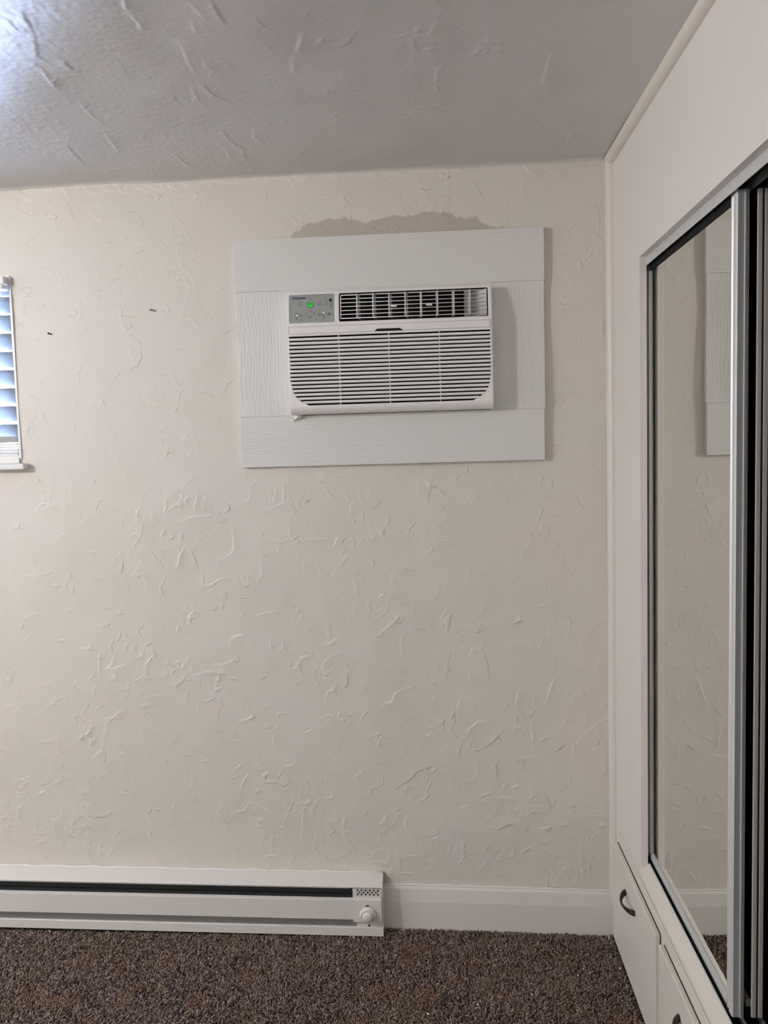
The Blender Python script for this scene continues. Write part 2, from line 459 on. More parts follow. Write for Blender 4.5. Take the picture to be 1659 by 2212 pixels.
# trowel marks read off the wall (x, z) and the ceiling (x, y), metres
WALL_MARKS = [[(-1.4072,1.3885),(-1.3953,1.4071),(-1.3758,1.4146),(-1.3538,1.4195),(-1.3318,1.4243)],
    [(-1.3704,1.3597),(-1.3288,1.3733),(-1.2687,1.3789),(-1.2197,1.3842)],
    [(-1.4292,1.3108),(-1.421,1.3322),(-1.41,1.332)],
    [(-1.4061,1.3011),(-1.3921,1.3073),(-1.3872,1.318)],
    [(-1.3815,1.2122),(-1.3732,1.2474),(-1.358,1.2769),(-1.3362,1.2764)],
    [(-1.3337,1.2709),(-1.3242,1.241),(-1.3157,1.2137)],
    [(-1.5264,1.1795),(-1.5026,1.1911),(-1.4925,1.1734),(-1.4862,1.135)],
    [(-1.299,1.1971),(-1.301,1.1537),(-1.2736,1.1543),(-1.2455,1.1717),(-1.2098,1.1765)],
    [(-1.2232,1.2444),(-1.2092,1.2522),(-1.1948,1.2708),(-1.1959,1.3085),(-1.1997,1.3462)],
    [(-1.1614,1.4175),(-1.1453,1.4172),(-1.1364,1.4356),(-1.1326,1.4621)],
    [(-1.0191,1.3448),(-1.0136,1.3046),(-1.0021,1.2963),(-0.9857,1.304)],
    [(-0.9592,1.2954),(-0.8897,1.294)],
    [(-0.8745,1.2696),(-0.8657,1.2908),(-0.8586,1.2986)],
    [(-0.8528,1.2798),(-0.8362,1.2982)],
    [(-0.8553,1.2023),(-0.844,1.2208),(-0.8302,1.2339)],
    [(-0.811,1.1666),(-0.8092,1.1396),(-0.8073,1.1154)],
    [(-1.3348,1.0778),(-1.3382,1.0642),(-1.3494,1.0589),(-1.356,1.037)],
    [(-1.3936,1.0018),(-1.3897,1.0238)],
    [(-1.2106,0.9719),(-1.2046,0.9839),(-1.177,0.9906)],
    [(-1.0907,0.9648),(-1.0861,0.9428)],
    [(-1.062,0.9316),(-1.0505,0.9479),(-1.047,0.9697)],
    [(-1.3458,0.8465),(-1.3482,0.8548),(-1.3255,0.8657),(-1.2977,0.8709),(-1.2644,0.8744)],
    [(-1.2645,0.8733),(-1.2635,0.8345)],
    [(-0.9039,0.9542),(-0.8708,0.9772)],
    [(-1.0341,0.8791),(-0.9961,0.8759)],
    [(-1.0287,0.879),(-1.0253,0.8954)],
    [(-1.0096,0.8788),(-1.0035,0.8979)],
    [(-1.0003,0.9089),(-0.9838,0.9153),(-0.9621,0.9166)],
    [(-1.6083,0.8854),(-1.5686,0.8961)],
    [(-1.6564,0.9277),(-1.6573,0.8636)],
    [(-1.4986,0.9009),(-1.4838,0.9174),(-1.4817,0.9035)],
    [(-1.1286,0.8387),(-1.106,0.8551)],
    [(-1.1499,1.0487),(-1.0813,1.063),(-1.065,1.0654)],
    [(-1.0734,1.3968),(-1.0299,1.4117),(-1.0258,1.4753)],
    [(-0.8204,1.3749),(-0.8143,1.4013)],
    [(-1.558,1.2401),(-1.5687,1.1967)],
    [(-0.7942,1.2786),(-0.7831,1.2944),(-0.7617,1.2992)],
    [(-1.417,1.4639),(-1.4064,1.4583),(-1.4124,1.394)],
    [(-1.364,0.9849),(-1.3424,0.9764)],
    [(-1.3126,1.4265),(-1.3169,1.3945)],
    [(-0.7666,0.9728),(-0.7341,0.9875),(-0.6958,1.0195),(-0.6793,1.0381),(-0.6681,1.0568)],
    [(-0.6845,1.0436),(-0.6713,1.038)],
    [(-0.6694,0.9107),(-0.665,0.9324),(-0.6682,0.9541),(-0.6621,0.9811)],
    [(-0.6323,1.0034),(-0.5951,1.0002)],
    [(-0.5252,1.0465),(-0.5234,1.0062),(-0.5202,0.9846)],
    [(-0.5202,0.9857),(-0.5141,1.0222),(-0.5051,1.0478)],
    [(-0.4494,1.0105),(-0.4424,1.0168)],
    [(-0.4539,0.9162),(-0.4402,0.9404)],
    [(-0.4165,0.9374),(-0.4037,0.9183),(-0.3965,0.8804),(-0.391,0.8316)],
    [(-0.5664,0.866),(-0.5527,0.8849)],
    [(-0.5294,0.8575),(-0.5183,0.8791)],
    [(-0.741,0.7484),(-0.7191,0.7609),(-0.7001,0.7646),(-0.694,0.7908),(-0.6749,0.8044),(-0.6533,0.8096)],
    [(-0.5872,0.7762),(-0.5769,0.7624),(-0.5684,0.7815)],
    [(-0.4955,0.7005),(-0.4947,0.7399),(-0.4888,0.7672),(-0.4779,0.778)],
    [(-0.5114,0.7044),(-0.5056,0.729)],
    [(-0.5439,0.6854),(-0.5354,0.7073)],
    [(-0.4671,0.6547),(-0.4533,0.6793),(-0.4317,0.6956),(-0.4051,0.6982)],
    [(-0.412,0.6104),(-0.3742,0.6432),(-0.3525,0.6678)],
    [(-0.5983,0.651),(-0.5831,0.6565)],
    [(-0.5566,0.5973),(-0.5404,0.6011)],
    [(-0.4953,0.5832),(-0.4894,0.608),(-0.4863,0.6273)],
    [(-0.3091,0.7384),(-0.3074,0.7819),(-0.2949,0.8062)],
    [(-0.3152,0.6839),(-0.3122,0.7112),(-0.3041,0.7193)],
    [(-0.2624,0.6836),(-0.2586,0.6508),(-0.2569,0.6234)],
    [(-0.3145,0.5605),(-0.3117,0.5715),(-0.2931,0.5742),(-0.2935,0.5467)],
    [(-0.293,0.5769),(-0.2373,0.5849)],
    [(-0.2195,0.7432),(-0.2058,0.7919),(-0.1842,0.8484)],
    [(-0.7082,0.4698),(-0.6834,0.4866),(-0.6448,0.5144),(-0.6335,0.5338),(-0.59,0.5476),(-0.571,0.5558)],
    [(-0.4486,0.5112),(-0.4348,0.5305),(-0.4395,0.5637)],
    [(-0.3712,0.5082),(-0.3747,0.5524),(-0.3675,0.5689)],
    [(-0.3605,0.5082),(-0.3341,0.4971)],
    [(-0.3557,0.4777),(-0.3448,0.4943)],
    [(-0.4257,0.4501),(-0.3934,0.4612)],
    [(-0.3802,0.45),(-0.3189,0.4444)],
    [(-0.2677,0.4914),(-0.2669,0.4361),(-0.2048,0.4333)],
    [(-0.4989,0.4111),(-0.4691,0.4222)],
    [(-0.1381,0.4912),(-0.1039,0.4895)],
    [(-0.1254,0.4361),(-0.1017,0.4388)],
    [(-0.7577,0.3547),(-0.741,0.3688),(-0.7321,0.3942)],
    [(-0.411,0.3749),(-0.3946,0.3888)],
    [(-0.3741,0.3386),(-0.3524,0.3526),(-0.3256,0.3594)],
    [(-0.0602,0.3559),(-0.0311,0.3615)],
    [(-0.2458,0.3417),(-0.2005,0.3518)],
    [(-0.1844,0.5984),(-0.1605,0.6202)],
    [(-0.2,1.0549),(-0.1924,1.0415),(-0.19,1.0228)],
    [(-0.5499,0.5391),(-0.4934,0.5462)],
    [(-0.1751,0.9584),(-0.1723,0.9744),(-0.1645,0.977)],
    [(-0.4494,0.6051),(-0.4254,0.6077)]]
CEIL_MARKS = [[(-1.3244,-0.9044),(-1.3574,-0.8249),(-1.3622,-0.8007),(-1.3554,-0.7795)],
    [(-1.3814,-0.762),(-1.3923,-0.7036),(-1.3937,-0.6518)],
    [(-1.3207,-0.7905),(-1.3175,-0.7272)],
    [(-0.9909,-0.9879),(-0.9813,-0.9635),(-0.9756,-0.9388),(-0.9695,-0.9216)],
    [(-1.0018,-0.9171),(-1.0047,-0.87)],
    [(-0.9418,-0.9822),(-0.9439,-0.9431),(-0.9365,-0.9051)],
    [(-1.083,-0.6408),(-1.0906,-0.6122),(-1.0939,-0.5507),(-1.0845,-0.4969)],
    [(-1.0597,-0.6493),(-1.0487,-0.5762),(-1.0164,-0.534)],
    [(-1.0467,-0.8526),(-1.0589,-0.737),(-1.06,-0.6833)],
    [(-1.083,-0.3751),(-1.0842,-0.3129),(-1.0723,-0.2619),(-1.0571,-0.2343),(-1.0702,-0.1924),(-1.07,-0.1376)],
    [(-1.1162,-0.1629),(-1.1092,-0.2157),(-1.1136,-0.2594)],
    [(-1.0011,-0.3713),(-1.0117,-0.3107),(-0.9951,-0.2593)],
    [(-1.0246,-0.7533),(-1.0237,-0.722),(-1.0101,-0.6988)],
    [(-0.8314,-0.7494),(-0.8441,-0.6777),(-0.8307,-0.637)],
    [(-0.8195,-0.7629),(-0.7972,-0.8403)],
    [(-0.7711,-0.8003),(-0.7565,-0.8217)],
    [(-1.1027,-1.0011),(-1.1131,-0.9632)],
    [(-1.1098,-0.9548),(-1.1048,-0.9211),(-1.109,-0.8915)],
    [(-1.3721,-0.594),(-1.3781,-0.5431),(-1.3743,-0.4452)],
    [(-1.3892,-0.3949),(-1.4137,-0.2422)],
    [(-1.2741,-0.2396),(-1.2607,-0.2022),(-1.2545,-0.1174)],
    [(-1.35,-0.9671),(-1.3502,-0.9076)],
    [(-1.5217,-0.3425),(-1.542,-0.1696)],
    [(-1.3088,-0.9784),(-1.3244,-0.9044)],
    [(-0.5749,-0.795),(-0.5691,-0.7515),(-0.5577,-0.7303)],
    [(-0.5653,-0.8121),(-0.5602,-0.8383)],
    [(-0.5504,-0.7393),(-0.529,-0.7514)],
    [(-0.4421,-0.7008),(-0.4337,-0.7249),(-0.4206,-0.7428)],
    [(-0.2746,-0.536),(-0.2765,-0.6274),(-0.2764,-0.6801),(-0.2703,-0.7046)],
    [(-0.5267,-0.5804),(-0.5217,-0.6476),(-0.5119,-0.6679)],
    [(-0.5267,-0.5687),(-0.5187,-0.5314)],
    [(-0.156,-0.1484),(-0.1567,-0.2465)],
    [(-0.0442,-0.3141),(-0.0437,-0.3498)],
    [(-0.5211,-0.4415),(-0.5102,-0.4666)],
    [(-0.5404,-0.8),(-0.5222,-0.8511)]]

# ================================================================== SETTING
# ---- back wall: fine trowelled relief where the room is seen, plain beyond
GX0 = -2.10; RES = 0.0025
def wall_density(cx, cz):
    x = cx + GX0
    d = 0.5
    if cz > 1.5: d = 0.30
    if cz < 0.9: d = 0.75
    if -1.5 < x < -0.1 and 0.45 < cz < 1.45: d *= 0.55
    if -1.2 < x < -0.18 and 1.5 < cz < 2.25: d = 0.0
    return d
HW = relief(-GX0, CEIL, RES, 11, 950, 0.0020, wall_density)
rngw = np.random.default_rng(5)
def follow(mk, jit, rg):
    out = []
    for (a, b), (c, d) in zip(mk[:-1], mk[1:]):
        n_ = max(1, int(math.hypot(c - a, d - b) / 0.009))
        for k in range(n_): out.append((a + (c - a) * k / n_ + rg.normal(0, jit), b + (d - b) * k / n_ + rg.normal(0, jit)))
    return out + [mk[-1]]
for mk in WALL_MARKS:
    stamp(HW, RES, follow([(x - GX0, z) for x, z in mk], 0.0011, rngw), 0.0028 * rngw.uniform(0.7, 1.2), 0.0015, rngw.choice([0.006, 0.010, 0.016]), 2)
ny, nx = HW.shape
xs = GX0 + np.arange(nx) * (-GX0 / (nx - 1)); zs = np.arange(ny) * (CEIL / (ny - 1))
# ragged fillets of plaster along the ceiling and in the corner
for k in range(70):
    x = rngw.uniform(GX0, 0)
    stamp(HW, RES, stroke_pts(rngw, x - GX0, CEIL - rngw.uniform(0.002, 0.02), rngw.uniform(0.015, 0.06), rngw.normal(0, 0.25), 0.8), 0.0016, 0.0028, 0.005, 1)
for k in range(34):
    z = rngw.uniform(0.1, CEIL)
    stamp(HW, RES, stroke_pts(rngw, -GX0 - rngw.uniform(0.018, 0.03), z, rngw.uniform(0.02, 0.07), math.pi / 2 + rngw.normal(0, 0.2), 0.5), 0.0014, 0.0026, 0.004, 1)
XX, ZZ = np.meshgrid(xs, zs)
# bare patch outline (top edge of the patch, metres along the wall)
pt = np.array([(-0.998, 2.222), (-0.984, 2.231), (-0.958, 2.249), (-0.916, 2.274), (-0.863, 2.284), (-0.813, 2.284), (-0.77, 2.277), (-0.728, 2.270),
               (-0.657, 2.283), (-0.614, 2.286), (-0.579, 2.289), (-0.515, 2.287), (-0.446, 2.276), (-0.40, 2.266), (-0.376, 2.243), (-0.328, 2.236), (-0.30, 2.222)])
top = np.interp(XX, pt[:, 0], pt[:, 1], left=2.0, right=2.0)
ragn = smooth_noise((ny, nx), 0.016 / RES, rngw) * 0.0035 + smooth_noise((ny, nx), 0.05 / RES, rngw) * 0.004
bare = np.clip((top + ragn - ZZ) / 0.004, 0, 1) * (ZZ > 2.1)
HW -= bare * 0.0007
HW *= np.clip((-XX - 0.012) / 0.02, 0, 1)
P = np.stack([XX, -HW + 0.0, ZZ], -1)
hole = (XX[:-1, :-1] < WX1) & (ZZ[:-1, :-1] > WZ0) & (ZZ[:-1, :-1] < WZ1)
me = grid_mesh('wall_back', P, ~hole)
a = me.attributes.new('bare', 'FLOAT', 'POINT'); a.data.foreach_set('value', bare.reshape(-1).astype(np.float32))
wall_back = link('wall_back', me, M['wall']); tag(wall_back, 'cream hand trowelled plaster wall behind the air conditioner', kind='structure')
# plain remainder of the back wall to the left of the view (child sections of the wall)
boxes('wall_section', [(RX0, WX0, 0.0, 0.12, -0.03, CEIL), (WX0, GX0, 0.0, 0.12, -0.03, WZ0), (WX0, GX0, 0.0, 0.12, WZ1, CEIL),
                       (GX0, WX1, 0.012, 0.12, -0.03, WZ0), (GX0, WX1, 0.012, 0.12, WZ1, CEIL + 0.01), (WX1 + 0.002, 0.8, 0.012, 0.12, -0.03, CEIL + 0.01)], M['wall_plain'], wall_back)
# scuff and nail holes in the plaster
for (x, z, r, mm) in ((-1.7605, 1.9690, 0.0028, 'hole'), (-1.7525, 1.9660, 0.0024, 'hole')):
    lathe('nail_hole', [(r, -0.001), (r, 0.0012), (r * 0.6, 0.0010), (0, 0.0009)], (x, -0.003, z), (0, -1, 0), M[mm], wall_back, 10)
tube('scuff_mark', [(-1.4295, -0.0035, 2.0265), (-1.4255, -0.004, 2.0300), (-1.4205, -0.004, 2.0285), (-1.4165, -0.0035, 2.0255), (-1.4120, -0.0035, 2.0262)],
     [0.0016, 0.0026, 0.0024, 0.0022, 0.0026], M['scuff'], wall_back, 8)

# ---- ceiling
CY0 = -1.32; CRES = 0.0033
LIGHT2 = (-0.85, -0.45)
HC = relief(2.0, -CY0, CRES, 23, 110, 0.0014, lambda cx, cy: 0.25 + 0.75 * (1 - cx / 2.0), angpref=2.2)
rngc = np.random.default_rng(77)
ny, nx = HC.shape
for mk in CEIL_MARKS:
    stamp(HC, CRES, follow([(x + 2.0, y - CY0) for x, y in mk], 0.0009, rngc), 0.0022 * rngc.uniform(0.7, 1.2), 0.0026, rngc.choice([0.008, 0.018]), 2)
for k in range(420):                       # pebbly, rougher area to the left
    cx = abs(rngc.normal(0.0, 0.55)); cy = rngc.uniform(0, -CY0 - 0.25)
    stamp(HC, CRES, stroke_pts(rngc, cx, cy, rngc.uniform(0.006, 0.03), rngc.normal(2.2, 0.7), 1.5), 0.0010, 0.0024, 0, 2)
xs = -2.0 + np.arange(nx) * (2.0 / (nx - 1)); ys = CY0 + np.arange(ny) * (-CY0 / (ny - 1))
XX, YY = np.meshgrid(xs, ys)
pebble = smooth_noise((ny, nx), 0.008 / CRES, rngc) * np.clip((-XX - 0.75) / 0.9, 0, 1) * np.clip(smooth_noise((ny, nx), 0.2 / CRES, rngc) * 0.6 + 0.55, 0, 1)
HC += pebble * 0.0004 + 0.00010 * smooth_noise((ny, nx), 0.007 / CRES, rngc)
HC += 0.006 * np.clip(1 + YY / 0.016, 0, 1) ** 2      # rounded fillet into the back wall
P = np.stack([XX, YY, CEIL - HC], -1)
P = P[:, ::-1]
me = grid_mesh('ceiling', P)
ceiling = link('ceiling', me, M['ceiling']); tag(ceiling, 'grey white semi gloss trowelled ceiling', kind='structure')
boxes('ceiling_section', [(RX0 - 0.1, -2.0, RY0 - 0.1, 0.14, CEIL, CEIL + 0.08), (-2.0, 0.8, RY0 - 0.1, CY0, CEIL, CEIL + 0.08), (-2.0, 0.8, CY0, 0.14, CEIL + 0.004, CEIL + 0.08)], M['ceiling'], ceiling)

# ---- floor with carpet
bm = bmesh.new()
fx = [RX0, -3.0, -2.1, -1.4, -0.73, -0.35, 0.0]
for y in (RY0, 0.02):
    for x in fx: bm.verts.new((x, y, floor_z(x) - 0.010))
bm.verts.ensure_lookup_table()
n = len(fx)
for i in range(n - 1): bm.faces.new((bm.verts[i], bm.verts[i + 1], bm.verts[n + i + 1], bm.verts[n + i]))
floor = link('floor', bm_mesh(bm, 'floor'), M['carpet_base']); tag(floor, 'dark brown carpeted floor', kind='structure')

# ---- left, rear walls
wl = box('wall_left', RX0 - 0.1, RX0, RY0, 0.1, -0.03, CEIL, M['wall_plain']); tag(wl, 'plain cream wall at the far left', kind='structure')
wf = box('wall_front', RX0, 0.2, RY0 - 0.1, RY0, -0.03, CEIL, M['wall_plain']); tag(wf, 'plain cream wall behind the viewer', kind='structure')

w2 = empty('fill_window', (RX0, -2.2, 0.75)); tag(w2, 'added window frame for the left fill light out of view', kind='structure')  # unseen window added around the left fill light
for (y0, y1, z0, z1) in ((-1.02, 1.02, -0.07, 0.0), (-1.02, 1.02, 1.30, 1.37), (-1.02, -0.95, 0.0, 1.30), (0.95, 1.02, 0.0, 1.30)):
    box('fill_window_frame', 0.0, 0.04, y0, y1, z0, z1, M['vinyl'], w2, 0.004)
box('pane', 0.005, 0.012, -0.95, 0.95, 0.0, 1.30, M['glass'], w2)

d3 = empty('fill_doorway', (-2.4, RY0, 0.03)); tag(d3, 'added doorway casing for the rear fill light behind the viewer', kind='structure')  # unseen doorway added around the rear fill light
for (x0, x1, z0, z1) in ((-0.48, -0.41, 0.0, 2.03), (0.41, 0.48, 0.0, 2.03), (-0.48, 0.48, 1.97, 2.04)):
    box('fill_door_casing', x0, x1, 0.0, 0.02, z0, z1, M['white_trim'], d3, 0.003)

# ---- right wall with the closet opening
OY0, OY1, OZ0, OZ1 = -0.330, -1.64, 0.372, 2.058
T = 0.018
wr = boxes('wall_right', [(0, T, OY0, 0.0, -0.03, CEIL), (0, T, OY1, OY0, OZ1, CEIL), (0, T, RY0, OY1, -0.03, CEIL), (0, T, OY1, OY0, -0.03, OZ0 - 0.004)], M['wall_smooth'])
tag(wr, 'smooth pinkish cream wall around the mirrored closet', kind='structure')
cl = boxes('wall_closet', [(0.72, 0.76, OY1 - 0.6, -0.02, -0.03, CEIL), (T, 0.72, -0.06, -0.02, 0.0, CEIL), (T, 0.72, OY1 - 0.6, OY1 - 0.56, 0.0, CEIL),
                           (T + 0.002, 0.72, OY1 - 0.56, -0.06, 0.30, 0.345), (T + 0.002, 0.76, OY1 - 0.6, -0.02, CEIL - 0.04, CEIL), (T + 0.002, 0.76, OY1 - 0.6, -0.02, -0.06, -0.03)], M['closet'])
tag(cl, 'inner walls of the closet with darkness put into the colour', kind='structure')

# quarter-round trims: right corner (upright) and right wall/ceiling
def qround(r, n=6):
    return [(0, 0)] + [(-r * math.cos(math.radians(90 * k / n)), -r * math.sin(math.radians(90 * k / n))) for k in range(n + 1)]
t1 = prism('trim_1', qround(0.020), 'z', 0.02, CEIL - 0.012, M['trim'], smooth=False); tag(t1, 'upright quarter round trim in the room corner', kind='structure')
t2 = prism('trim_2', [(x * 1.1, CEIL + z) for x, z in qround(0.021)], 'y', RY0, -0.006, M['trim']); tag(t2, 'quarter round trim between right wall and ceiling', kind='structure')

# ---- baseboard
def bshear(c): return (c[0], c[1], c[2] + floor_z(c[0]))
bprof = [(0.0, -0.01), (-0.016, -0.01), (-0.016, 0.090), (-0.0105, 0.130), (-0.0080, 0.1355), (-0.004, 0.1385), (0.0, 0.139)]
bb = prism('baseboard_back', bprof, 'x', -0.76, -0.001, M['white_trim'], shear=bshear, nseg=6)
tag(bb, 'white moulded baseboard between heater and closet corner', kind='structure')
cz = [(-0.76 + 0.76 * k / 24, 0.1405 + 0.0015 * math.sin(k * 2.3)) for k in range(25)]
tube('caulk_bead', [(x, -0.003, z + floor_z(x)) for x, z in cz], 0.0035, M['caulk'], bb, 6)

# ---- window in the back wall
win = empty('window_1', (WX1, 0.0, WZ0)); tag(win, 'small high window with white frame cut off at the left edge', kind='structure')
def wbox(name, x0, x1, y0, y1, z0, z1, mt, bevel=0.0):
    ox, oy, oz = win.location
    return box(name, x0 - ox, x1 - ox, y0 - oy, y1 - oy, z0 - oz, z1 - oz, mt, win, bevel)
wbox('window_jamb', WX1 - 0.003, WX1 + 0.004, -0.003, 0.12, WZ0, WZ1, M['vinyl'])
wbox('window_jamb', WX0 - 0.006, WX0 + 0.008, -0.003, 0.12, WZ0, WZ1, M['vinyl'])
wbox('window_head', WX0, WX1, -0.002, 0.12, WZ1 - 0.010, WZ1 + 0.004, M['vinyl'])
wbox('window_stool', WX0, WX1, -0.002, 0.12, WZ0 - 0.004, WZ0 + 0.010, M['vinyl'])
wbox('sash_rail', WX0, WX1 - 0.008, 0.055, 0.085, WZ0 + 0.010, WZ0 + 0.030, M['vinyl'], 0.002)
wbox('sash_rail', WX0, WX1 - 0.008, 0.055, 0.085, WZ1 - 0.035, WZ1 - 0.01, M['vinyl'], 0.002)
wbox('sash_stile', WX1 - 0.034, WX1 - 0.008, 0.055, 0.085, WZ0 + 0.03, WZ1 - 0.035, M['vinyl'], 0.002)
wbox('sash_stile', WX0 + 0.008, WX0 + 0.034, 0.055, 0.085, WZ0 + 0.03, WZ1 - 0.035, M['vinyl'], 0.002)
wbox('pane', WX0 + 0.034, WX1 - 0.034, 0.068, 0.073, WZ0 + 0.03, WZ1 - 0.035, M['glass'])
wbox('shaded_rail', WX0 + 0.01, WX1 - 0.010, 0.002, 0.020, 1.628, 1.648, M['vinyl_grey'])  # bottom rail and gap in shadow, the shade put into its grey
for k, z in enumerate((1.585, 1.5935, 1.602, 1.6105, 1.619)):
    wbox('frame_rib', WX0 + 0.008, WX1 - 0.008, 0.000 + 0.003 * (k % 2), 0.05, z, z + 0.0072, M['vinyl'], 0.0012)
sill = wbox('window_sill', WX0 - 0.03, -1.853, -0.034, 0.05, 1.541, 1.560, M['vinyl'], 0.004)
wbox('apron', WX0, WX1 - 0.002, -0.008, 0.03, 1.560, 1.580, M['vinyl'], 0.002)

# ================================================================== THINGS
# ---- window blind
bl = empty('window_blind', (WX1, 0, WZ1)); tag(bl, 'pale translucent slatted blind lit by daylight in the window', 'blind')
def blbox(name, x0, x1, y0, y1, z0, z1, mt, bevel=0.0):
    return box(name, x0 - WX1, x1 - WX1, y0, y1, z0 - WZ1, z1 - WZ1, mt, bl, bevel)
blbox('headrail', WX0 + 0.01, WX1 - 0.010, -0.026, 0.012, 2.108, 2.142, M['vinyl'], 0.003)
blbox('bracket', WX1 - 0.020, WX1 - 0.004, -0.030, 0.0, 2.122, 2.148, M['vinyl'], 0.003)
for k in range(4):
    prism('valance_fold', [(-0.034 - 0.004 * math.sin(k), 0), (-0.030, -0.012), (-0.018, -0.015), (-0.014, 0.0)], 'x', WX0 + 0.02 - WX1, -0.024 - 0.002 * k, M['valance'], bl,
          shear=lambda c, k=k: (c[0], c[1], c[2] - 0.020 - 0.0165 * (k + 0.6)))
tube('cord', [(-0.016, -0.022, -0.02), (-0.014, -0.020, -0.06), (-0.011, -0.018, -0.078)], 0.0012, M['cord'], bl, 6)
pitch = 0.0575
z = 1.640
slat_me = None
while z < 2.135:
    prof = [(0.006, 0.047), (0.0045, 0.0475), (0.0125, 0.0355), (0.0225, 0.0235), (0.0345, 0.012), (0.0480, 0.0005), (0.0490, 0.0015), (0.0355, 0.0135), (0.0235, 0.025), (0.0140, 0.0365)]
    if slat_me is None:
        s = prism('slat', prof, 'x', WX0 + 0.012 - WX1, -0.0045, M['slat'], bl, smooth=True)
        slat_me = s.data
    else:
        s = link('slat', slat_me, None, bl)
    s.location = (0, 0, z - WZ1)
    z += pitch

# ---- siding-board surround
BT = 0.020
sr = empty('board_surround', (-0.681, 0, 1.527)); tag(sr, 'white painted wood grain board surround framing the air conditioner', 'wooden surround')
def brd(x0, x1, z0, z1, mt, dy=0.0):
    o = box('board', x0 + 0.681, x1 + 0.681, -BT + dy, -0.0002, z0 - 1.527, z1 - 1.527, mt, sr, 0.0008)
    return o
o = brd(-1.1525, -0.2055, 2.0685, 2.2255, M['grain_h'])
o = brd(-1.1525, -0.2105, 1.5275, 1.6845, M['grain_h'])
o = brd(-1.1530, -0.9800, 1.6849, 2.0681, M['grain_v'], 0.0010)
o = brd(-0.3750, -0.2075, 1.6849, 2.0681, M['grain_v'], 0.0010)
box('filler_strip', -0.984 + 0.681, -0.3685 + 0.681, -BT + 0.0008, -0.0002, 2.0530 - 1.527, 2.0690 - 1.527, M['grain_h'], sr)
# lump of sealant under the lower left corner of the unit
bm = bmesh.new()
bmesh.ops.create_icosphere(bm, subdivisions=3, radius=1.0)
rr = random.Random(4)
for v in bm.verts:
    k = 1 + 0.22 * math.sin(5 * v.co.x + 1) * math.cos(4 * v.co.z) + 0.12 * math.sin(9 * v.co.y)
    v.co = Vector((v.co.x * 0.013 * k + 0.004 * v.co.z, v.co.y * 0.012 * k, v.co.z * 0.0085 * k + 0.35 * max(v.co.x, 0) * 0.013))
so = link('sealant_lump', bm_mesh(bm, 'sealant_lump', True), M['caulk'], sr)
so.location = (-0.968 + 0.681, -BT - 0.006, 1.6800 - 1.527)
for q in (((-0.998, 1.684), (-0.985, 1.679), (-0.978, 1.6835)), ((-0.992, 1.676), (-0.984, 1.669), (-0.976, 1.664)), ((-0.990, 1.666), (-0.984, 1.671), (-0.981, 1.676))):
    tube('caulk_smear', [(x + 0.681, -BT - 0.0005, z - 1.527) for x, z in q], [0.0012, 0.0028, 0.0012], M['caulk'], sr, 6)

# ---- air conditioner -------------------------------------------------------
ACX, ACZ, ACW, ACH = -0.984, 2.0545, 0.6155, 0.3685
ac = empty('air_conditioner', (ACX, -BT, ACZ - ACH)); tag(ac, 'white through-wall air conditioner with green digital display and louvred front', 'air conditioner')
OX, OY, OZ = ACX, -BT, ACZ - ACH
def depth(v):
    d_ = 0.054 + 0.020 * (1 - (1 - min(max(v, 0) / 0.13, 1.0)) ** 2.4)
    if v > 0.343:
        t = min((v - 0.343) / (ACH - 0.343), 1.0)
        d_ -= 0.030 * (1 - math.sqrt(max(0.0, 1 - t * t)))
    return d_
def L(u, v, out=0.0):           # unit-face coordinates to the local frame of the air conditioner
    return Vector((u, -depth(v) - out - OY, ACZ - v - OZ))

def plate(name, loops, thick, base_out, mt, parent, bevel=0.0, cuts=()):
    """flat shape with holes in (u,v), bent over the front profile; thick along the outward normal"""
    cu = bpy.data.curves.new('tmpc', 'CURVE'); cu.dimensions = '2D'; cu.fill_mode = 'BOTH'
    cu.extrude = thick / 2; cu.bevel_depth = bevel; cu.bevel_resolution = 1; cu.offset = -bevel
    if bevel: cu.extrude = max(thick / 2 - bevel, 0.0001)
    for lp in loops:
        sp = cu.splines.new('POLY'); sp.points.add(len(lp) - 1)
        for p_, (a_, b_) in zip(sp.points, lp): p_.co = (a_, -b_, 0, 1)
        sp.use_cyclic_u = True
    ob = bpy.data.objects.new('tmpo', cu); COL.objects.link(ob)
    dg = bpy.context.evaluated_depsgraph_get()
    me = bpy.data.meshes.new_from_object(ob.evaluated_get(dg))
    bpy.data.objects.remove(ob); bpy.data.curves.remove(cu)
    bm = bmesh.new(); bm.from_mesh(me); bpy.data.meshes.remove(me)
    bmesh.ops.remove_doubles(bm, verts=list(bm.verts), dist=1e-6)
    for c in cuts:
        bmesh.ops.bisect_plane(bm, geom=list(bm.verts) + list(bm.edges) + list(bm.faces), plane_co=(0, -c, 0), plane_no=(0, 1, 0), dist=1e-6)
    for v in bm.verts:
        v.co = L(v.co.x, -v.co.y, base_out + v.co.z - thick / 2)
    bmesh.ops.recalc_face_normals(bm, faces=list(bm.faces))
    return link(name, bm_mesh(bm, name), mt, parent)

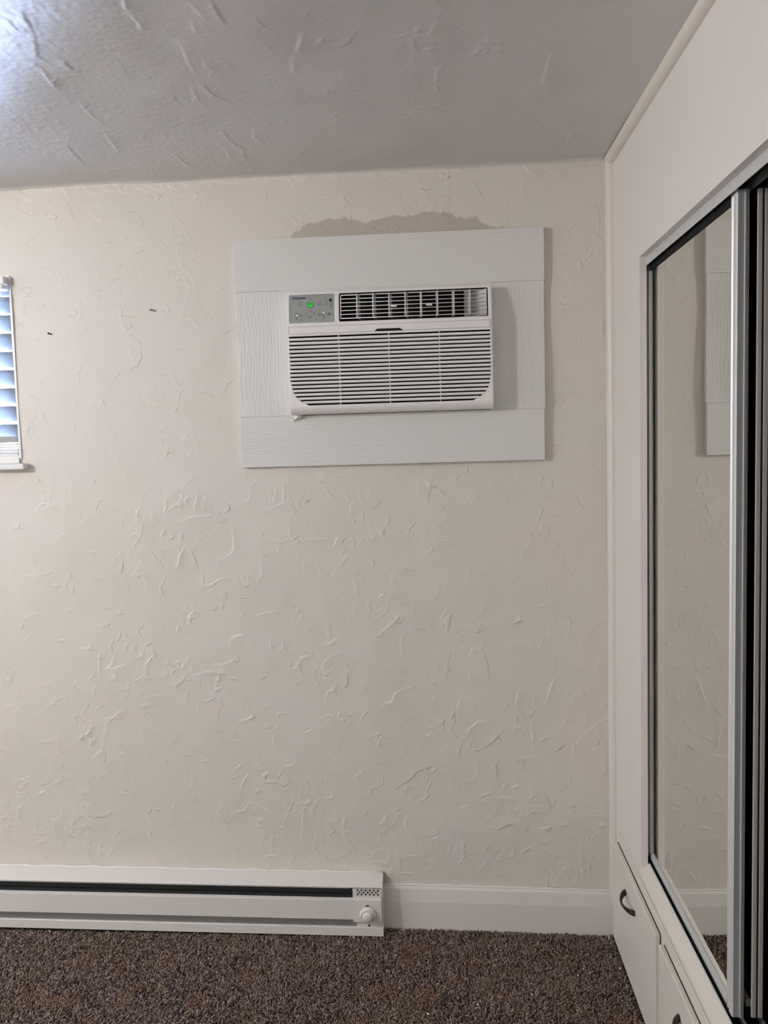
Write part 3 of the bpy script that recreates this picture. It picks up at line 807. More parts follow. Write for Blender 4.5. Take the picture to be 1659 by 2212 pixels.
S0, SP, NS = 0.1373, 0.01187, 18
def edge_off(v):
    vs = [S0 + SP * i for i in (10, 11, 12, 13, 14, 15, 16, 17)] + [S0 + SP * 17.45]
    return float(np.interp(v, vs, [0, 0.0007, 0.0024, 0.0046, 0.0081, 0.0153, 0.0275, 0.0457, 0.060]))
vt, vb = S0 - 0.0030, S0 + SP * 17 + 0.0030
left = [(0.0045 + edge_off(v), v) for v in np.linspace(vt, vb, 26)]
right = [(ACW - 0.0060 - edge_off(v), v) for v in np.linspace(vb, vt, 26)]
louv_open = left + right
outer = rrect(0, 0, ACW, ACH, 0.004)
pan = rrect(0.0075, 0.0085, 0.1445, 0.0940, 0.003)
ven = rrect(0.1585, 0.0080, 0.6050, 0.0945, 0.004)
notch = [(0.2640, 0.1275), (0.2720, 0.1205), (0.3400, 0.1205), (0.3510, 0.1275)]
cuts = [0.004, 0.012, 0.02, 0.03, 0.042, 0.055, 0.07, 0.088, 0.105, 0.12, 0.345, 0.350, 0.354, 0.358, 0.3615, 0.364, 0.366]
plate('front_cover', [outer, pan, ven, louv_open], 0.0045, 0.0, M['plastic'], ac, 0.0012, cuts)
# side skirt from the front back to the boards
vv = [0] + cuts + [ACH]
bm = bmesh.new()
ring = []
for u_ in (0.0012, ACW - 0.0012):
    prev = None
    for v_ in vv:
        p1 = L(u_, min(max(v_, 0.0012), ACH - 0.0012), -0.002); p2 = Vector((u_, 0.0, p1.z))
        cur = (bm.verts.new(p1), bm.verts.new(p2))
        if prev: bm.faces.new((prev[0], prev[1], cur[1], cur[0]))
        prev = cur
for v_ in (0.0012, ACH - 0.0012):
    p = [L(0.0012, v_, -0.002), L(ACW - 0.0012, v_, -0.002)]
    bm.faces.new([bm.verts.new(q) for q in (p[0], p[1], Vector((p[1].x, 0, p[1].z)), Vector((p[0].x, 0, p[0].z)))])
link('side_skirt', bm_mesh(bm, 'side_skirt'), M['plastic'], ac)
# dark insides
box('inner_core', 0.003, ACW - 0.003, -0.012, -0.004, ACH - 0.345, ACH - 0.130, M['black'], ac)
# access flap with finger notch
flap = plate('access_flap', [[(0.0035, 0.1065), (0.6095, 0.1065), (0.6095, 0.1270), (0.3585, 0.1270), (0.3440, 0.1160), (0.2700, 0.1160), (0.2560, 0.1270), (0.0035, 0.1270)]],
             0.0030, 0.0018, M['plastic'], ac, 0.0006, [0.1125, 0.12])
plate('flap_gap', [[(0.0025, 0.1056), (0.6105, 0.1056), (0.6105, 0.1278), (0.0025, 0.1278)]], 0.001, 0.0005, M['ink_soft'], ac)
plate('handle_notch', [notch], 0.001, 0.0012, M['black'], ac)
plate('handle_lip', [[(0.2555, 0.1275), (0.2695, 0.1158), (0.3445, 0.1158), (0.3590, 0.1275), (0.3515, 0.1275), (0.3400, 0.1205), (0.2720, 0.1205), (0.2635, 0.1275)]], 0.003, 0.0032, M['plastic'], ac, 0.0007)
# louvres
def louvre(i):
    vc = S0 + SP * (i + 0.5)
    u0 = 0.0035 + edge_off(vc); u1 = ACW - 0.0050 - edge_off(vc)
    h = 0.0038
    prof = [(-0.0008, h * 0.75), (0.0006, h), (0.010, h * 0.9 - 0.001), (0.010, -h * 0.7 - 0.001), (0.0006, -h), (-0.0008, -h * 0.75), (-0.0016, -h * 0.3), (-0.0016, h * 0.3)]
    y0 = -depth(vc) - OY; z0 = ACZ - vc - OZ
    return prism('louvre', [(y0 + p, z0 + q) for p, q in prof], 'x', u0, u1, M['plastic'], ac)
for i in range(NS - 1): louvre(i)
for uc in (0.1545, 0.3060, 0.4580):
    box('rib', uc - 0.0010, uc + 0.0010, -depth(0.24) - OY + 0.0018, -0.012, ACH - vb - 0.001, ACH - vt + 0.001, M['plastic'], ac)
# vent: tray, vanes, wire grille, levers
tray = bmesh.new()
def quad(bm, pts): bm.faces.new([bm.verts.new(p) for p in pts])
yb = -0.006
c0, c1, d0, d1 = 0.1578, 0.6058, 0.0072, 0.0953
fa, fb, fc, fd = L(c0, d0, -0.003), L(c1, d0, -0.003), L(c1, d1, -0.003), L(c0, d1, -0.003)
ba, bb_, bc, bd = [Vector((p.x, yb, p.z)) for p in (fa, fb, fc, fd)]
quad(tray, (fa, fb, bb_, ba)); quad(tray, (fb, fc, bc, bb_)); quad(tray, (fc, fd, bd, bc)); quad(tray, (fd, fa, ba, bd))
link('vent_tray', bm_mesh(tray, 'vent_tray'), M['tray'], ac)
box('vent_back', c0, c1, yb, yb + 0.002, ACZ - d1 - OZ, ACZ - d0 - OZ, M['black'], ac)
# paler duct end wall seen through the right cells
bm = bmesh.new()
quad(bm, [Vector((0.602, -0.040, ACZ - 0.012 - OZ)), Vector((0.602, -0.040, ACZ - 0.090 - OZ)), Vector((0.535, -0.012, ACZ - 0.090 - OZ)), Vector((0.535, -0.012, ACZ - 0.012 - OZ))])
link('duct_wall', bm_mesh(bm, 'duct_wall'), M['vane'], ac)
g0, g1, h0, h1 = 0.1632, 0.6000, 0.0142, 0.0852
hv = [h0 + (h1 - h0) * k / 6 for k in range(7)]
gu = [g0 + (g1 - g0) * k / 9 for k in range(10)]
gr = 0.00125
for v_ in hv: tube('grille_bar', [L(g0, v_, -0.003), L(g1, v_, -0.003)], gr * (1.25 if v_ in (hv[0], hv[-1]) else 1), M['plastic'], ac, 6)
for u_ in gu: tube('grille_bar', [L(u_, v_, -0.0038) for v_ in (h0, 0.04, 0.06, h1)], gr * (1.25 if u_ in (gu[0], gu[-1]) else 0.95), M['plastic'], ac, 6)
for k, u_ in enumerate(gu[1:-1]):
    o = box('vane', -0.0008, 0.0008, 0.0, 0.026, ACZ - 0.087 - OZ, ACZ - 0.012 - OZ, M['vane'], ac)
    o.location = (u_ + 0.002, -0.044, 0); o.rotation_euler = (0, 0, math.radians(-14 if k < 4 else 14))
for uc, vc in ((0.3235, 0.0530), (0.4295, 0.0535)):
    p = L(uc, vc, -0.002)
    o = box('vane_lever', -0.0085, 0.0085, -0.010, 0.012, -0.0028, 0.0028, M['plastic'], ac, 0.0012)
    o.location = p; o.rotation_euler = (0.25, 0, 0.12)
# control panel
cp = plate('control_panel', [rrect(0.0082, 0.0092, 0.1438, 0.0933, 0.0026)], 0.0030, -0.0010, M['panel'], ac, 0.0004, cuts[:9])
PO = -0.0008
def mark(name, loops, mt, out=0.0): return plate(name, loops, 0.0004, PO + 0.0004 + out, mt, cp)
def dot(u, v, r, mt, name='indicator', out=0.0):
    return mark(name, [[(u + r * math.cos(k * math.pi / 5), v + r * math.sin(k * math.pi / 5)) for k in range(10)]], mt, out)
def ring_btn(u, v, w_, h_, mt=None):
    return mark('button', [rrect(u - w_ / 2, v - h_ / 2, u + w_ / 2, v + h_ / 2, h_ * 0.3), rrect(u - w_ / 2 + 0.0006, v - h_ / 2 + 0.0006, u + w_ / 2 - 0.0006, v + h_ / 2 - 0.0006, h_ * 0.22)], mt or M['ink_soft'])
def chevron(u, v, up):
    s_ = -1 if up else 1
    return mark('arrow_mark', [[(u - 0.0030, v - s_ * 0.0016), (u, v + s_ * 0.0014), (u + 0.0030, v - s_ * 0.0016), (u + 0.0030, v - s_ * 0.0007), (u, v + s_ * 0.0023), (u - 0.0030, v - s_ * 0.0007)]], M['ink_soft'])
for (u, v) in ((0.0716, 0.0212), (0.0708, 0.0580), (0.0702, 0.0768), (0.0421, 0.0404), (0.1006, 0.0402), (0.1204, 0.0402), (0.0418, 0.0710), (0.0997, 0.0708)):
    ring_btn(u, v, 0.0108, 0.0074)
chevron(0.0716, 0.0208, True); chevron(0.0708, 0.0582, False)
def dash(u0, v0, u1, v1, t=0.0007, mt=None):
    dx, dy = u1 - u0, v1 - v0; l_ = math.hypot(dx, dy); nx_, ny_ = -dy / l_ * t / 2, dx / l_ * t / 2
    return mark('button_symbol', [[(u0 + nx_, v0 + ny_), (u1 + nx_, v1 + ny_), (u1 - nx_, v1 - ny_), (u0 - nx_, v0 - ny_)]], mt or M['ink_soft'])
dash(0.0702, 0.0748, 0.0702, 0.0775); dash(0.0702, 0.0775, 0.0718, 0.0785)         # timer clock hands
dash(0.0412, 0.0385, 0.0428, 0.0398); dash(0.0428, 0.0398, 0.0412, 0.0421)
dash(0.0985, 0.0420, 0.1025, 0.0385, 0.0012); dash(0.0975, 0.0698, 0.1018, 0.0718, 0.0016); dash(0.0975, 0.0718, 0.1018, 0.0698, 0.0012)
dash(0.0398, 0.0695, 0.0438, 0.0720, 0.0018); dash(0.0405, 0.0722, 0.0438, 0.0698, 0.0010); dash(0.0385, 0.0765, 0.0450, 0.0762, 0.0008)
for (u, v) in ((0.0423, 0.0302), (0.1007, 0.0299), (0.1207, 0.0299), (0.1353, 0.0403), (0.0301, 0.0657), (0.0297, 0.0776), (0.0295, 0.0834), (0.0411, 0.0860),
               (0.0584, 0.0658), (0.0831, 0.0656), (0.1111, 0.0716), (0.1109, 0.0775), (0.1107, 0.0835)):
    dot(u, v, 0.00155, M['ink'])
dot(0.0299, 0.0718, 0.0018, M['led_white'], 'lit_indicator'); dot(0.1111, 0.0660, 0.0018, M['led_white'], 'lit_indicator')
mark('sensor_window', [rrect(0.1287, 0.0232, 0.1375, 0.0327, 0.0012)], M['ink'])
mark('arrow_mark', [[(0.1330, 0.0500), (0.1372, 0.0500), (0.1351, 0.0455)]], M['ink'])
dash(0.1351, 0.0425, 0.1351, 0.0450, 0.0006)
mark('power_button', [rrect(0.1240, 0.0672, 0.1342, 0.0742, 0.0015)], M['ink_olive'])
for (u, v) in ((0.0252, 0.0660), (0.0252, 0.0720), (0.0250, 0.0778), (0.0250, 0.0836), (0.0465, 0.0858), (0.0584, 0.0702), (0.0831, 0.0690), (0.1165, 0.0662), (0.1165, 0.0718), (0.1165, 0.0777), (0.1163, 0.0836)):
    dash(u - 0.0013, v + 0.0008, u, v - 0.0010, 0.0007); dash(u, v - 0.0010, u + 0.0013, v + 0.0008, 0.0007)
# display with seven-segment 68
disp = mark('display', [rrect(0.0622, 0.0330, 0.0815, 0.0478, 0.0008)], M['ink'])
def seg7(u, v, segs, w_=0.0062, h_=0.0104, t=0.0015):
    P7 = {'a': (0, 0, 1, 0), 'b': (1, 0, 1, .5), 'c': (1, .5, 1, 1), 'd': (0, 1, 1, 1), 'e': (0, .5, 0, 1), 'f': (0, 0, 0, .5), 'g': (0, .5, 1, .5)}
    for s_ in segs:
        x0, y0, x1, y1 = P7[s_]
        sl = lambda yy: 0.0010 * (0.5 - yy)
        a_ = (u + x0 * w_ + sl(y0), v + y0 * h_); b_ = (u + x1 * w_ + sl(y1), v + y1 * h_)
        dx, dy = b_[0] - a_[0], b_[1] - a_[1]; l_ = math.hypot(dx, dy); gx, gy = dx / l_ * 0.0007, dy / l_ * 0.0007
        nx_, ny_ = -dy / l_ * t / 2, dx / l_ * t / 2
        plate('digit_segment', [[(a_[0] + gx + nx_, a_[1] + gy + ny_), (b_[0] - gx + nx_, b_[1] - gy + ny_), (b_[0] - gx - nx_, b_[1] - gy - ny_), (a_[0] + gx - nx_, a_[1] + gy - ny_)]],
              0.0003, PO + 0.0008, M['led'], cp)
seg7(0.0646, 0.0354, 'acdefg'); seg7(0.0730, 0.0354, 'abcdefg')
# maker's name
fc_ = bpy.data.curves.new('tmpt', 'FONT'); fc_.body = 'Keystone'; fc_.size = 0.0078; fc_.extrude = 0.0001; fc_.shear = 0.18; fc_.offset = 0.00012; fc_.align_x = 'LEFT'
ot = bpy.data.objects.new('tmpo', fc_); COL.objects.link(ot)
dg = bpy.context.evaluated_depsgraph_get()
tm = bpy.data.meshes.new_from_object(ot.evaluated_get(dg)); bpy.data.objects.remove(ot)
xsn = [v.co.x for v in tm.vertices]; k_ = 0.0415 / (max(xsn) - min(xsn))
for v in tm.vertices: v.co = L(0.0155 + v.co.x * k_, 0.0215 - v.co.y * k_ * 1.05, PO + 0.0004 + v.co.z)
tm.name = 'logo_text'
lg = link('logo_text', None if False else tm, None, cp)
tm.materials.clear(); tm.materials.append(M['blue'])

# ---- electric baseboard heater ---------------------------------------------
HXR = -0.747; HXL = -2.75
ht = empty('baseboard_heater', (HXR, 0, floor_z(HXR))); tag(ht, 'white electric baseboard heater with round thermostat knob', 'heater')
HZ = floor_z(HXR)
def hs(c): return (c[0] - HXR, c[1], c[2] - 0.0148 * (c[0] - HXR) - HZ)
def hp(name, prof, x0, x1, mt, parent=None, **k): return prism(name, prof, 'x', x0, x1, mt, parent or ht, shear=hs, **k)
BXL = -0.843                                    # left edge of the end box
hp('back_plate', [(0, 0.03), (0, 0.195), (-0.006, 0.195), (-0.006, 0.03)], HXL, HXR, M['heater'])
hp('top_cover', [(0, 0.1975), (-0.014, 0.1965), (-0.0585, 0.1820), (-0.062, 0.1790), (-0.062, 0.1755), (-0.058, 0.1755), (-0.056, 0.1785), (-0.012, 0.1925), (0, 0.1935)], HXL, HXR - 0.0005, M['heater'])
hp('slot_strip', [(-0.050, 0.1728), (-0.0575, 0.1735), (-0.0575, 0.1712), (-0.050, 0.1712)], HXL, BXL - 0.010, M['heater'])
hp('front_panel', [(-0.057, 0.1405), (-0.0645, 0.1385), (-0.0655, 0.1345), (-0.0655, 0.0720), (-0.062, 0.0690), (-0.056, 0.0690), (-0.056, 0.1370)], HXL, BXL + 0.004, M['heater'])
hp('recess_plate', [(-0.036, 0.03), (-0.036, 0.100), (-0.040, 0.100), (-0.040, 0.03)], HXL, BXL + 0.012, M['heater_grey'])
hp('element_fins', [(-0.010, 0.070), (-0.010, 0.130), (-0.046, 0.128), (-0.046, 0.070)], HXL, BXL, M['heater_dark'])
hp('slot_back', [(-0.006, 0.130), (-0.006, 0.190), (-0.012, 0.190), (-0.012, 0.130)], HXL, BXL, M['heater_dark'])
hp('bottom_lip', [(-0.006, 0.022), (-0.030, 0.024), (-0.052, 0.0440), (-0.060, 0.0455), (-0.0635, 0.0430), (-0.0635, 0.016), (-0.006, 0.016)], HXL, HXR, M['heater'])
# end box with thermostat
bx = hp('end_box', [(-0.020, 0.1725), (-0.0610, 0.1725), (-0.0620, 0.1420), (-0.0665, 0.1395), (-0.0675, 0.1360), (-0.0675, 0.0655), (-0.064, 0.0630), (-0.020, 0.0630)], BXL, HXR - 0.004, M['heater'])
hp('end_cap', [(0, 0.020), (0, 0.195), (-0.014, 0.194), (-0.0575, 0.180), (-0.060, 0.174), (-0.060, 0.020)], HXR - 0.0035, HXR, M['heater'])
hp('kick_plate', [(-0.030, 0.034), (-0.030, 0.061), (-0.057, 0.0620), (-0.0575, 0.036)], BXL + 0.010, HXR - 0.004, M['heater'])
def hloc(x, y, z): return Vector(hs((x, y, z)))
for row, (xa, xb, nn, zz) in enumerate(((-0.8272, -0.7616, 6, 0.1680), (-0.8210, -0.7680, 5, 0.1612), (-0.8272, -0.7616, 6, 0.1545))):
    for k in range(nn):
        x = xa + (xb - xa) * k / (nn - 1)
        lathe('vent_hole', [(0.0029, -0.003), (0.0029, 0.0006), (0.0022, 0.0003), (0, 0.0002)], hloc(x, -0.0620, zz), (0, -1, 0), M['hole'], bx, 10)
kn = lathe('thermostat_knob', [(0.0262, 0.0), (0.0262, 0.004), (0.0245, 0.011), (0.0220, 0.014), (0.0192, 0.0145), (0.0186, 0.0120), (0.0172, 0.0120), (0.0168, 0.0215), (0.0150, 0.0235), (0, 0.0240)],
           hloc(-0.7957, -0.0672, 0.0925), (0.0, -1, -0.12), M['plastic_warm'], ht, 40)
lathe('knob_slot', [(0.0060, 0.0), (0.0060, 0.0012), (0, 0.0013)], hloc(-0.7962, -0.0670, 0.1165), (0, -1, 0), M['hole'], bx, 16)
lathe('screw', [(0.0034, 0.0), (0.0034, 0.0014), (0, 0.0020)], hloc(-0.7935, -0.0576, 0.0490), (0, -1, 0), M['hole'], ht, 10)
# lumpy caulk line where the heater meets the wall
cb = [(HXL + (HXR - HXL) * k / 60) for k in range(61)]
tube('caulk_bead', [hloc(x, -0.004, 0.1975 + 0.0012 * math.sin(k * 1.9) + 0.0008 * math.sin(k * 4.7)) for k, x in enumerate(cb)], [0.0042 + 0.0012 * math.sin(k * 2.7) for k in range(61)], M['caulk'], ht, 6)

# ---- built-in drawer base below the closet doors
db = empty('drawer_base', (0, OY0, 0)); tag(db, 'white built-in drawer base below the mirrored closet doors', 'drawers')
def dbox(name, x0, x1, y0, y1, z0, z1, mt, parent=None, bevel=0.0):
    return box(name, x0, x1, y0 - OY0, y1 - OY0, z0, z1, mt, parent or db, bevel)
led = prism('ledge', [(-0.006, 0.364), (-0.006, 0.3815), (-0.0045, 0.3855), (-0.001, 0.3880), (0.0204, 0.4045), (0.0204, 0.364)], 'y', OY1 - OY0, -0.0005, M['trim'], db)
dbox('face_frame', -0.0016, -0.0002, OY1, -0.024, 0.012, 0.3635, M['trim'])
dbox('edge_strip', -0.0100, -0.0062, OY1, -0.338, 0.3600, 0.3720, M['trim'], None, 0.0015)
def drawer(y0, y1, ztop, hy):
    d_ = dbox('drawer_front', -0.0175, -0.0040, y1, y0, 0.010, ztop, M['trim'], None, 0.0028)
    dbox('drawer_gap_shade', -0.0040, -0.0016, y1 + 0.0015, y0 - 0.0015, 0.012, ztop - 0.0012, M['hole'])  # black strip standing in for the shade behind the drawer front
    n_ = 12
    pts, rs = [], []
    for k in range(n_ + 1):
        t_ = k / n_
        yy = hy[0] + (hy[1] - hy[0]) * t_
        pts.append((-0.0178 - 0.024 * math.sin(math.pi * t_) ** 0.75, yy - OY0, 0.256 - 0.003 * math.sin(math.pi * t_)))
        rs.append(0.0034 + 0.0045 * abs(math.cos(math.pi * t_)) ** 3)
    tube('handle', pts, rs, M['bronze'], d_, 10)
    return d_
drawer(-0.046, -0.535, 0.326, (-0.213, -0.327))
drawer(-0.566, -1.06, 0.320, (-0.742, -0.856))
drawer(-1.09, -1.60, 0.322, (-1.285, -1.40))

# ---- closet tracks
tk = empty('closet_track', (0.02, OY0, 0.387)); tag(tk, 'aluminium sliding door tracks lining the closet opening', 'door track')
def tbox(name, x0, x1, y0, y1, z0, z1, mt, bevel=0.0):
    return box(name, x0 - 0.02, x1 - 0.02, y0 - OY0, y1 - OY0, z0 - 0.387, z1 - 0.387, mt, tk, bevel)
tbox('header_fascia', 0.0172, 0.0192, OY1, OY0 + 0.10, 2.0350, 2.0580, M['alu'])
tbox('header_channel', 0.0195, 0.095, OY1, OY0 + 0.20, 2.0560, 2.0580, M['hole'])  # blackened for the shade above the doors
tbox('header_divider', 0.0540, 0.0560, OY1, OY0 + 0.20, 2.0400, 2.0560, M['alu_dark'])
tbox('header_divider', 0.0900, 0.0925, OY1, OY0 + 0.20, 2.0380, 2.0560, M['alu_dark'])
tbox('sill_plate', 0.0222, 0.092, OY1, OY0 + 0.20, 0.372, 0.3800, M['hole'])  # blackened to give the track groove its shade
tbox('track_lip', 0.0206, 0.0220, OY1, OY0 - 0.003, 0.372, 0.4080, M['alu'])
tbox('track_guide', 0.0545, 0.0565, OY1, OY0 + 0.2, 0.380, 0.3960, M['alu'])
tbox('track_lip', 0.0905, 0.0925, OY1, OY0 + 0.2, 0.380, 0.4000, M['alu_dark'])

# ---- sliding mirror doors
def mirror_door(name, label, xf, y0, y1, edge_mat, z0=0.4120, z1=2.0400, groove=None):
    r = empty(name, (xf, y1, z0)); tag(r, label, kind='structure')
    def p(n, xa, xb, ya, yb_, za, zb, mt, bevel=0.0):
        return box(n, xa, xb, ya - y1, yb_ - y1, za - z0, zb - z0, mt, r, bevel)
    th = 0.0215
    p('mirror_pane', 0.0050, 0.0085, y1 + 0.004, y0 - 0.004, z0 + 0.010, z1 - 0.010, M['mirror'])
    p('backing', 0.0087, 0.0125, y1 + 0.004, y0 - 0.004, z0 + 0.010, z1 - 0.010, M['closet'])
    p('rail', 0.0, th, y1 + 0.030, y0 - 0.012, z0 + 0.0025, z0 + 0.0185, M['alu'], 0.0012)
    p('groove_shade_strip', 0.002, th - 0.002, y1 + 0.030, y0 - 0.012, z0 - 0.020, z0 + 0.0020, M['hole'])  # black strip standing in for the dark of the track groove
    p('rail', 0.001, th, y1 + 0.030, y0 - 0.012, z1 - 0.017, z1, M['black'], 0.0012)  # top rail coloured black as the shadow gap behind the fascia
    # near stile: stepped pull profile (x, y)
    def stile(yn, s_):
        pr = [(0.0042, yn + s_ * 0.036), (0.0, yn + s_ * 0.034), (0.0, yn + s_ * 0.030), (0.0028, yn + s_ * 0.027), (0.0028, yn + s_ * 0.022), (-0.0012, yn + s_ * 0.018), (-0.0012, yn + s_ * 0.004), (0.0006, yn),
              (0.0130, yn + s_ * 0.0012), (0.0136, yn - s_ * 0.0012), (0.0160, yn - s_ * 0.0012), (0.0166, yn + s_ * 0.0006), (th, yn + s_ * 0.0006), (th, yn + s_ * 0.030), (0.0130, yn + s_ * 0.036)]
        return prism('stile', [(a_, b_ - y1) for a_, b_ in pr], 'z', 0.0, z1 - z0, edge_mat if s_ > 0 else M['alu'], r)
    if groove:
        p('stile', 0.0, 0.0085, y1, y1 + 0.006, 0.0 + z0, z1, edge_mat, 0.001); p('stile', 0.0125, th, y1, y1 + 0.006, z0, z1, edge_mat, 0.001)
    else: stile(y1, 1)
    if groove: p('stile_groove', 0.0085, 0.0125, y1 + 0.0015, y1 + 0.006, z0 + 0.002, z1 - 0.002, groove)
    stile(y0, -1)
    return r
mirror_door('door_1', 'mirrored sliding closet door with silver frame reflecting the plaster wall', 0.0270, -0.284, -0.953, M['alu'])
d2 = mirror_door('door_2', 'second sliding closet door standing behind the front mirror door', 0.0640, -0.284, -0.954, M['stile_pale'], groove=M['rust'])

# ---- ceiling light of the room (left of the view, gives the main light)
def ceiling_lamp(pos, strength, label):
    lp = empty('ceiling_lamp', (pos[0], pos[1], CEIL)); tag(lp, label, 'lamp')
    lathe('canopy', [(0.0, 0.0), (0.075, 0.0), (0.072, -0.018), (0.03, -0.034), (0.02, -0.04)], (0, 0, 0), (0, 0, 1), M['wood_back'], lp, 32)
    dz = pos[2] - CEIL
    tube('stem', [(0, 0, -0.03), (0, 0, dz + 0.07)], 0.010, M['wood_back'], lp, 12)
    gm = mat('lit_globe', (0.9, 0.9, 0.9), 0.4, emit=(LAMP_COLOR, strength))
    R = 0.085
    g = lathe('globe', [(0, -R)] + [(R * math.sin(math.radians(a_)), -R * math.cos(math.radians(a_))) for a_ in range(12, 170, 12)] + [(0.018, R * 0.97)], (0, 0, dz), (0, 0, 1), gm, lp, 24)
    return lp
ceiling_lamp(LAMP_POS, LAMP_STRENGTH, 'lit globe ceiling lamp out of view on the left')

# ---- carpet pile (uncountable stuff, one object)
rng = np.random.default_rng(3)
sp = 0.0051
gx, gy = np.meshgrid(np.arange(-2.15, -0.003, sp), np.arange(-0.78, -0.002, sp))
bx_ = (gx + rng.uniform(-0.5, 0.5, gx.shape) * sp).ravel(); by_ = (gy + rng.uniform(-0.5, 0.5, gy.shape) * sp).ravel()
ok = (bx_ < -0.012) & (by_ < -0.004) & ~((bx_ < HXR + 0.004) & (by_ > -0.066))
ok &= ~((bx_ > -0.018) & (by_ < -0.02))
bx_, by_ = bx_[ok], by_[ok]
N = len(bx_)
fz = np.interp(-bx_, [0, 0.73, 2.1, 5.5], [0, 0.017, 0.031, 0.035])
# coherent swirl direction + jitter
def vn(x, y, s, seed):
    r_ = np.random.default_rng(seed); g_ = r_.standard_normal((64, 64))
    X = (x * s) % 62; Y = (y * s) % 62; ix = X.astype(int); iy = Y.astype(int); fx_ = X - ix; fy_ = Y - iy
    fx_ = fx_ * fx_ * (3 - 2 * fx_); fy_ = fy_ * fy_ * (3 - 2 * fy_)
    return (g_[iy, ix] * (1 - fx_) + g_[iy, ix + 1] * fx_) * (1 - fy_) + (g_[iy + 1, ix] * (1 - fx_) + g_[iy + 1, ix + 1] * fx_) * fy_
ang = 1.3 * vn(bx_ + 3, by_ + 3, 9, 1) + 1.1 * vn(bx_ + 3, by_ + 3, 60, 2) + rng.normal(0, 1.6, N)
hgt = rng.uniform(0.0085, 0.0125, N) + 0.0015 * vn(bx_ + 3, by_ + 3, 40, 8); lean = rng.uniform(0.003, 0.0095, N); rad = rng.uniform(0.0018, 0.0028, N)
V = np.zeros((N, 9, 3)); tw = rng.uniform(0, 6.28, N)
for rI, (hh, ll, rr_) in enumerate(((0.0, 0.0, 1.0), (0.72, 0.40, 1.05), (0.98, 1.15, 0.62))):
    for k in range(3):
        a_ = tw + k * 2.0944 + rI * 0.7
        V[:, rI * 3 + k, 0] = bx_ + np.cos(ang) * lean * ll + np.cos(a_) * rad * rr_
        V[:, rI * 3 + k, 1] = by_ + np.sin(ang) * lean * ll + np.sin(a_) * rad * rr_
        V[:, rI * 3 + k, 2] = fz - 0.011 + hgt * hh - (0.0014 * np.cos(a_ - ang) if rI == 2 else 0)
base = np.arange(N)[:, None] * 9
tri = np.array([[0, 1, 4], [0, 4, 3], [1, 2, 5], [1, 5, 4], [2, 0, 3], [2, 3, 5], [3, 4, 7], [3, 7, 6], [4, 5, 8], [4, 8, 7], [5, 3, 6], [5, 6, 8], [6, 7, 8]])
T_ = (base[:, None, :] + tri[None]).reshape(-1, 3)
me = bpy.data.meshes.new('carpet_pile')
me.vertices.add(N * 9); me.vertices.foreach_set('co', V.reshape(-1).astype(np.float32))
me.loops.add(len(T_) * 3); me.loops.foreach_set('vertex_index', T_.reshape(-1).astype(np.int32))
me.polygons.add(len(T_)); me.polygons.foreach_set('loop_start', np.arange(0, len(T_) * 3, 3, dtype=np.int32))
me.update(calc_edges=True); me.polygons.foreach_set('use_smooth', np.ones(len(T_), dtype=bool))
GAIN = 2.9
c_main = np.array([0.112, 0.081, 0.069]); c_dark = np.array([0.036, 0.026, 0.024]); c_rust = np.array([0.120, 0.068, 0.038]); c_olive = np.array([0.105, 0.088, 0.052]); c_lite = np.array([0.17, 0.14, 0.125])
cv = c_main[None] + np.zeros((N, 3))
u_ = rng.uniform(0, 1, N)
cv[u_ < 0.30] = c_dark; cv[u_ > 0.90] = c_lite
pr = np.clip(vn(bx_ + 3, by_ + 3, 15, 21) - 0.6, 0, 1)[:, None] * rng.uniform(0, 1.5, (N, 1)); cv = cv * (1 - np.clip(pr, 0, 0.42)) + c_rust * np.clip(pr, 0, 0.42)
po = np.clip(vn(bx_ + 3, by_ + 3, 18, 33) - 0.7, 0, 1)[:, None] * rng.uniform(0, 1.5, (N, 1)); cv = cv * (1 - np.clip(po, 0, 0.5)) + c_olive * np.clip(po, 0, 0.5)
cv *= GAIN * rng.uniform(0.75, 1.25, (N, 1))
ca = me.attributes.new('yarn', 'FLOAT_COLOR', 'POINT')
rgba = np.ones((N, 9, 4), dtype=np.float32); rgba[:, :, :3] = cv[:, None, :]
ca.data.foreach_set('color', rgba.reshape(-1))
pile = link('carpet_pile', me, M['yarn']); tag(pile, 'mottled dark brown twisted carpet pile', 'carpet', kind='stuff')

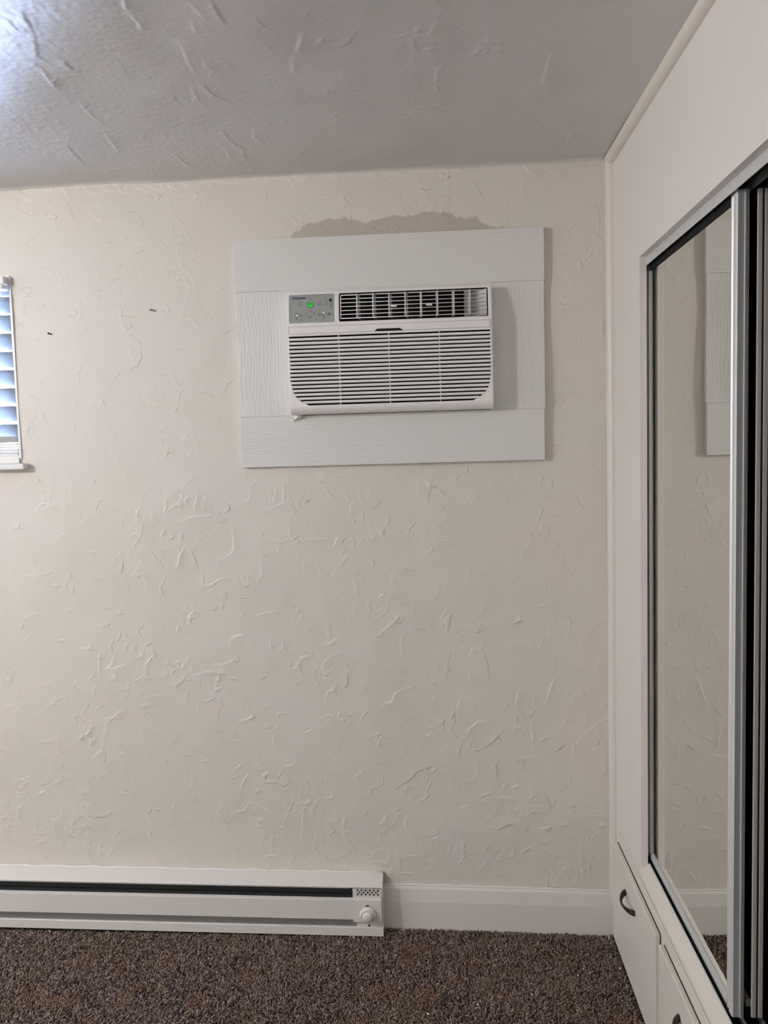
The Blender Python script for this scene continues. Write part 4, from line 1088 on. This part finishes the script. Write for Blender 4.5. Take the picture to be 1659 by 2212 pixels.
# ---- flakes of white paint lying on the carpet
def flake(x, y, s, label):
    r_ = random.Random(int(x * 1e4))
    bm = bmesh.new()
    n_ = 6
    top_ = [bm.verts.new((s * r_.uniform(0.6, 1.1) * math.cos(k * 2 * math.pi / n_), s * r_.uniform(0.5, 1.0) * math.sin(k * 2 * math.pi / n_), 0.0012 + r_.uniform(-0.0005, 0.0006))) for k in range(n_)]
    bot_ = [bm.verts.new((v.co.x, v.co.y, v.co.z - 0.0016)) for v in top_]
    bm.faces.new(top_); bm.faces.new(bot_[::-1])
    for k in range(n_): bm.faces.new((top_[k], bot_[k], bot_[(k + 1) % n_], top_[(k + 1) % n_]))
    bmesh.ops.recalc_face_normals(bm, faces=list(bm.faces))
    o = link('paint_flake', bm_mesh(bm, 'paint_flake'), M['chip'])
    o.location = (x, y, floor_z(x) + 0.0035); o.rotation_euler = (r_.uniform(-0.5, 0.1), r_.uniform(-0.4, 0.4), r_.uniform(0, 6))
    tag(o, label, 'paint flake', 'paint flakes on the carpet')
for (x, y, s, lb) in (
        (-0.704, -0.165, 0.0032, 'small white paint flake on the carpet in front of the heater end'),
        (-0.587, -0.022, 0.0040, 'white paint flake at the foot of the baseboard near the heater'),
        (-0.140, -0.201, 0.0030, 'largest of three paint flakes lying together near the drawers'),
        (-0.161, -0.229, 0.0022, 'left one of three paint flakes lying together near the drawers'),
        (-0.122, -0.218, 0.0022, 'right one of three paint flakes lying together near the drawers'),
        (-0.307, -0.324, 0.0032, 'white paint flake on open carpet midway between heater and drawers'),
        (-0.464, -0.374, 0.0024, 'faint paint flake near the bottom edge right of the biggest flake'),
        (-0.603, -0.419, 0.0042, 'biggest white paint flake on the carpet at the bottom edge'),
        (-0.030, -0.193, 0.0030, 'white paint flake on the carpet touching the first drawer front'),
        (-0.030, -0.039, 0.0030, 'white paint flake on the carpet in the room corner'),
        (-0.380, -0.125, 0.0022, 'tiny paint flake on the carpet in front of the baseboard'),
        (-0.842, -0.078, 0.0036, 'white paint flake lying against the bottom of the heater')):
    flake(x, y, s, lb)
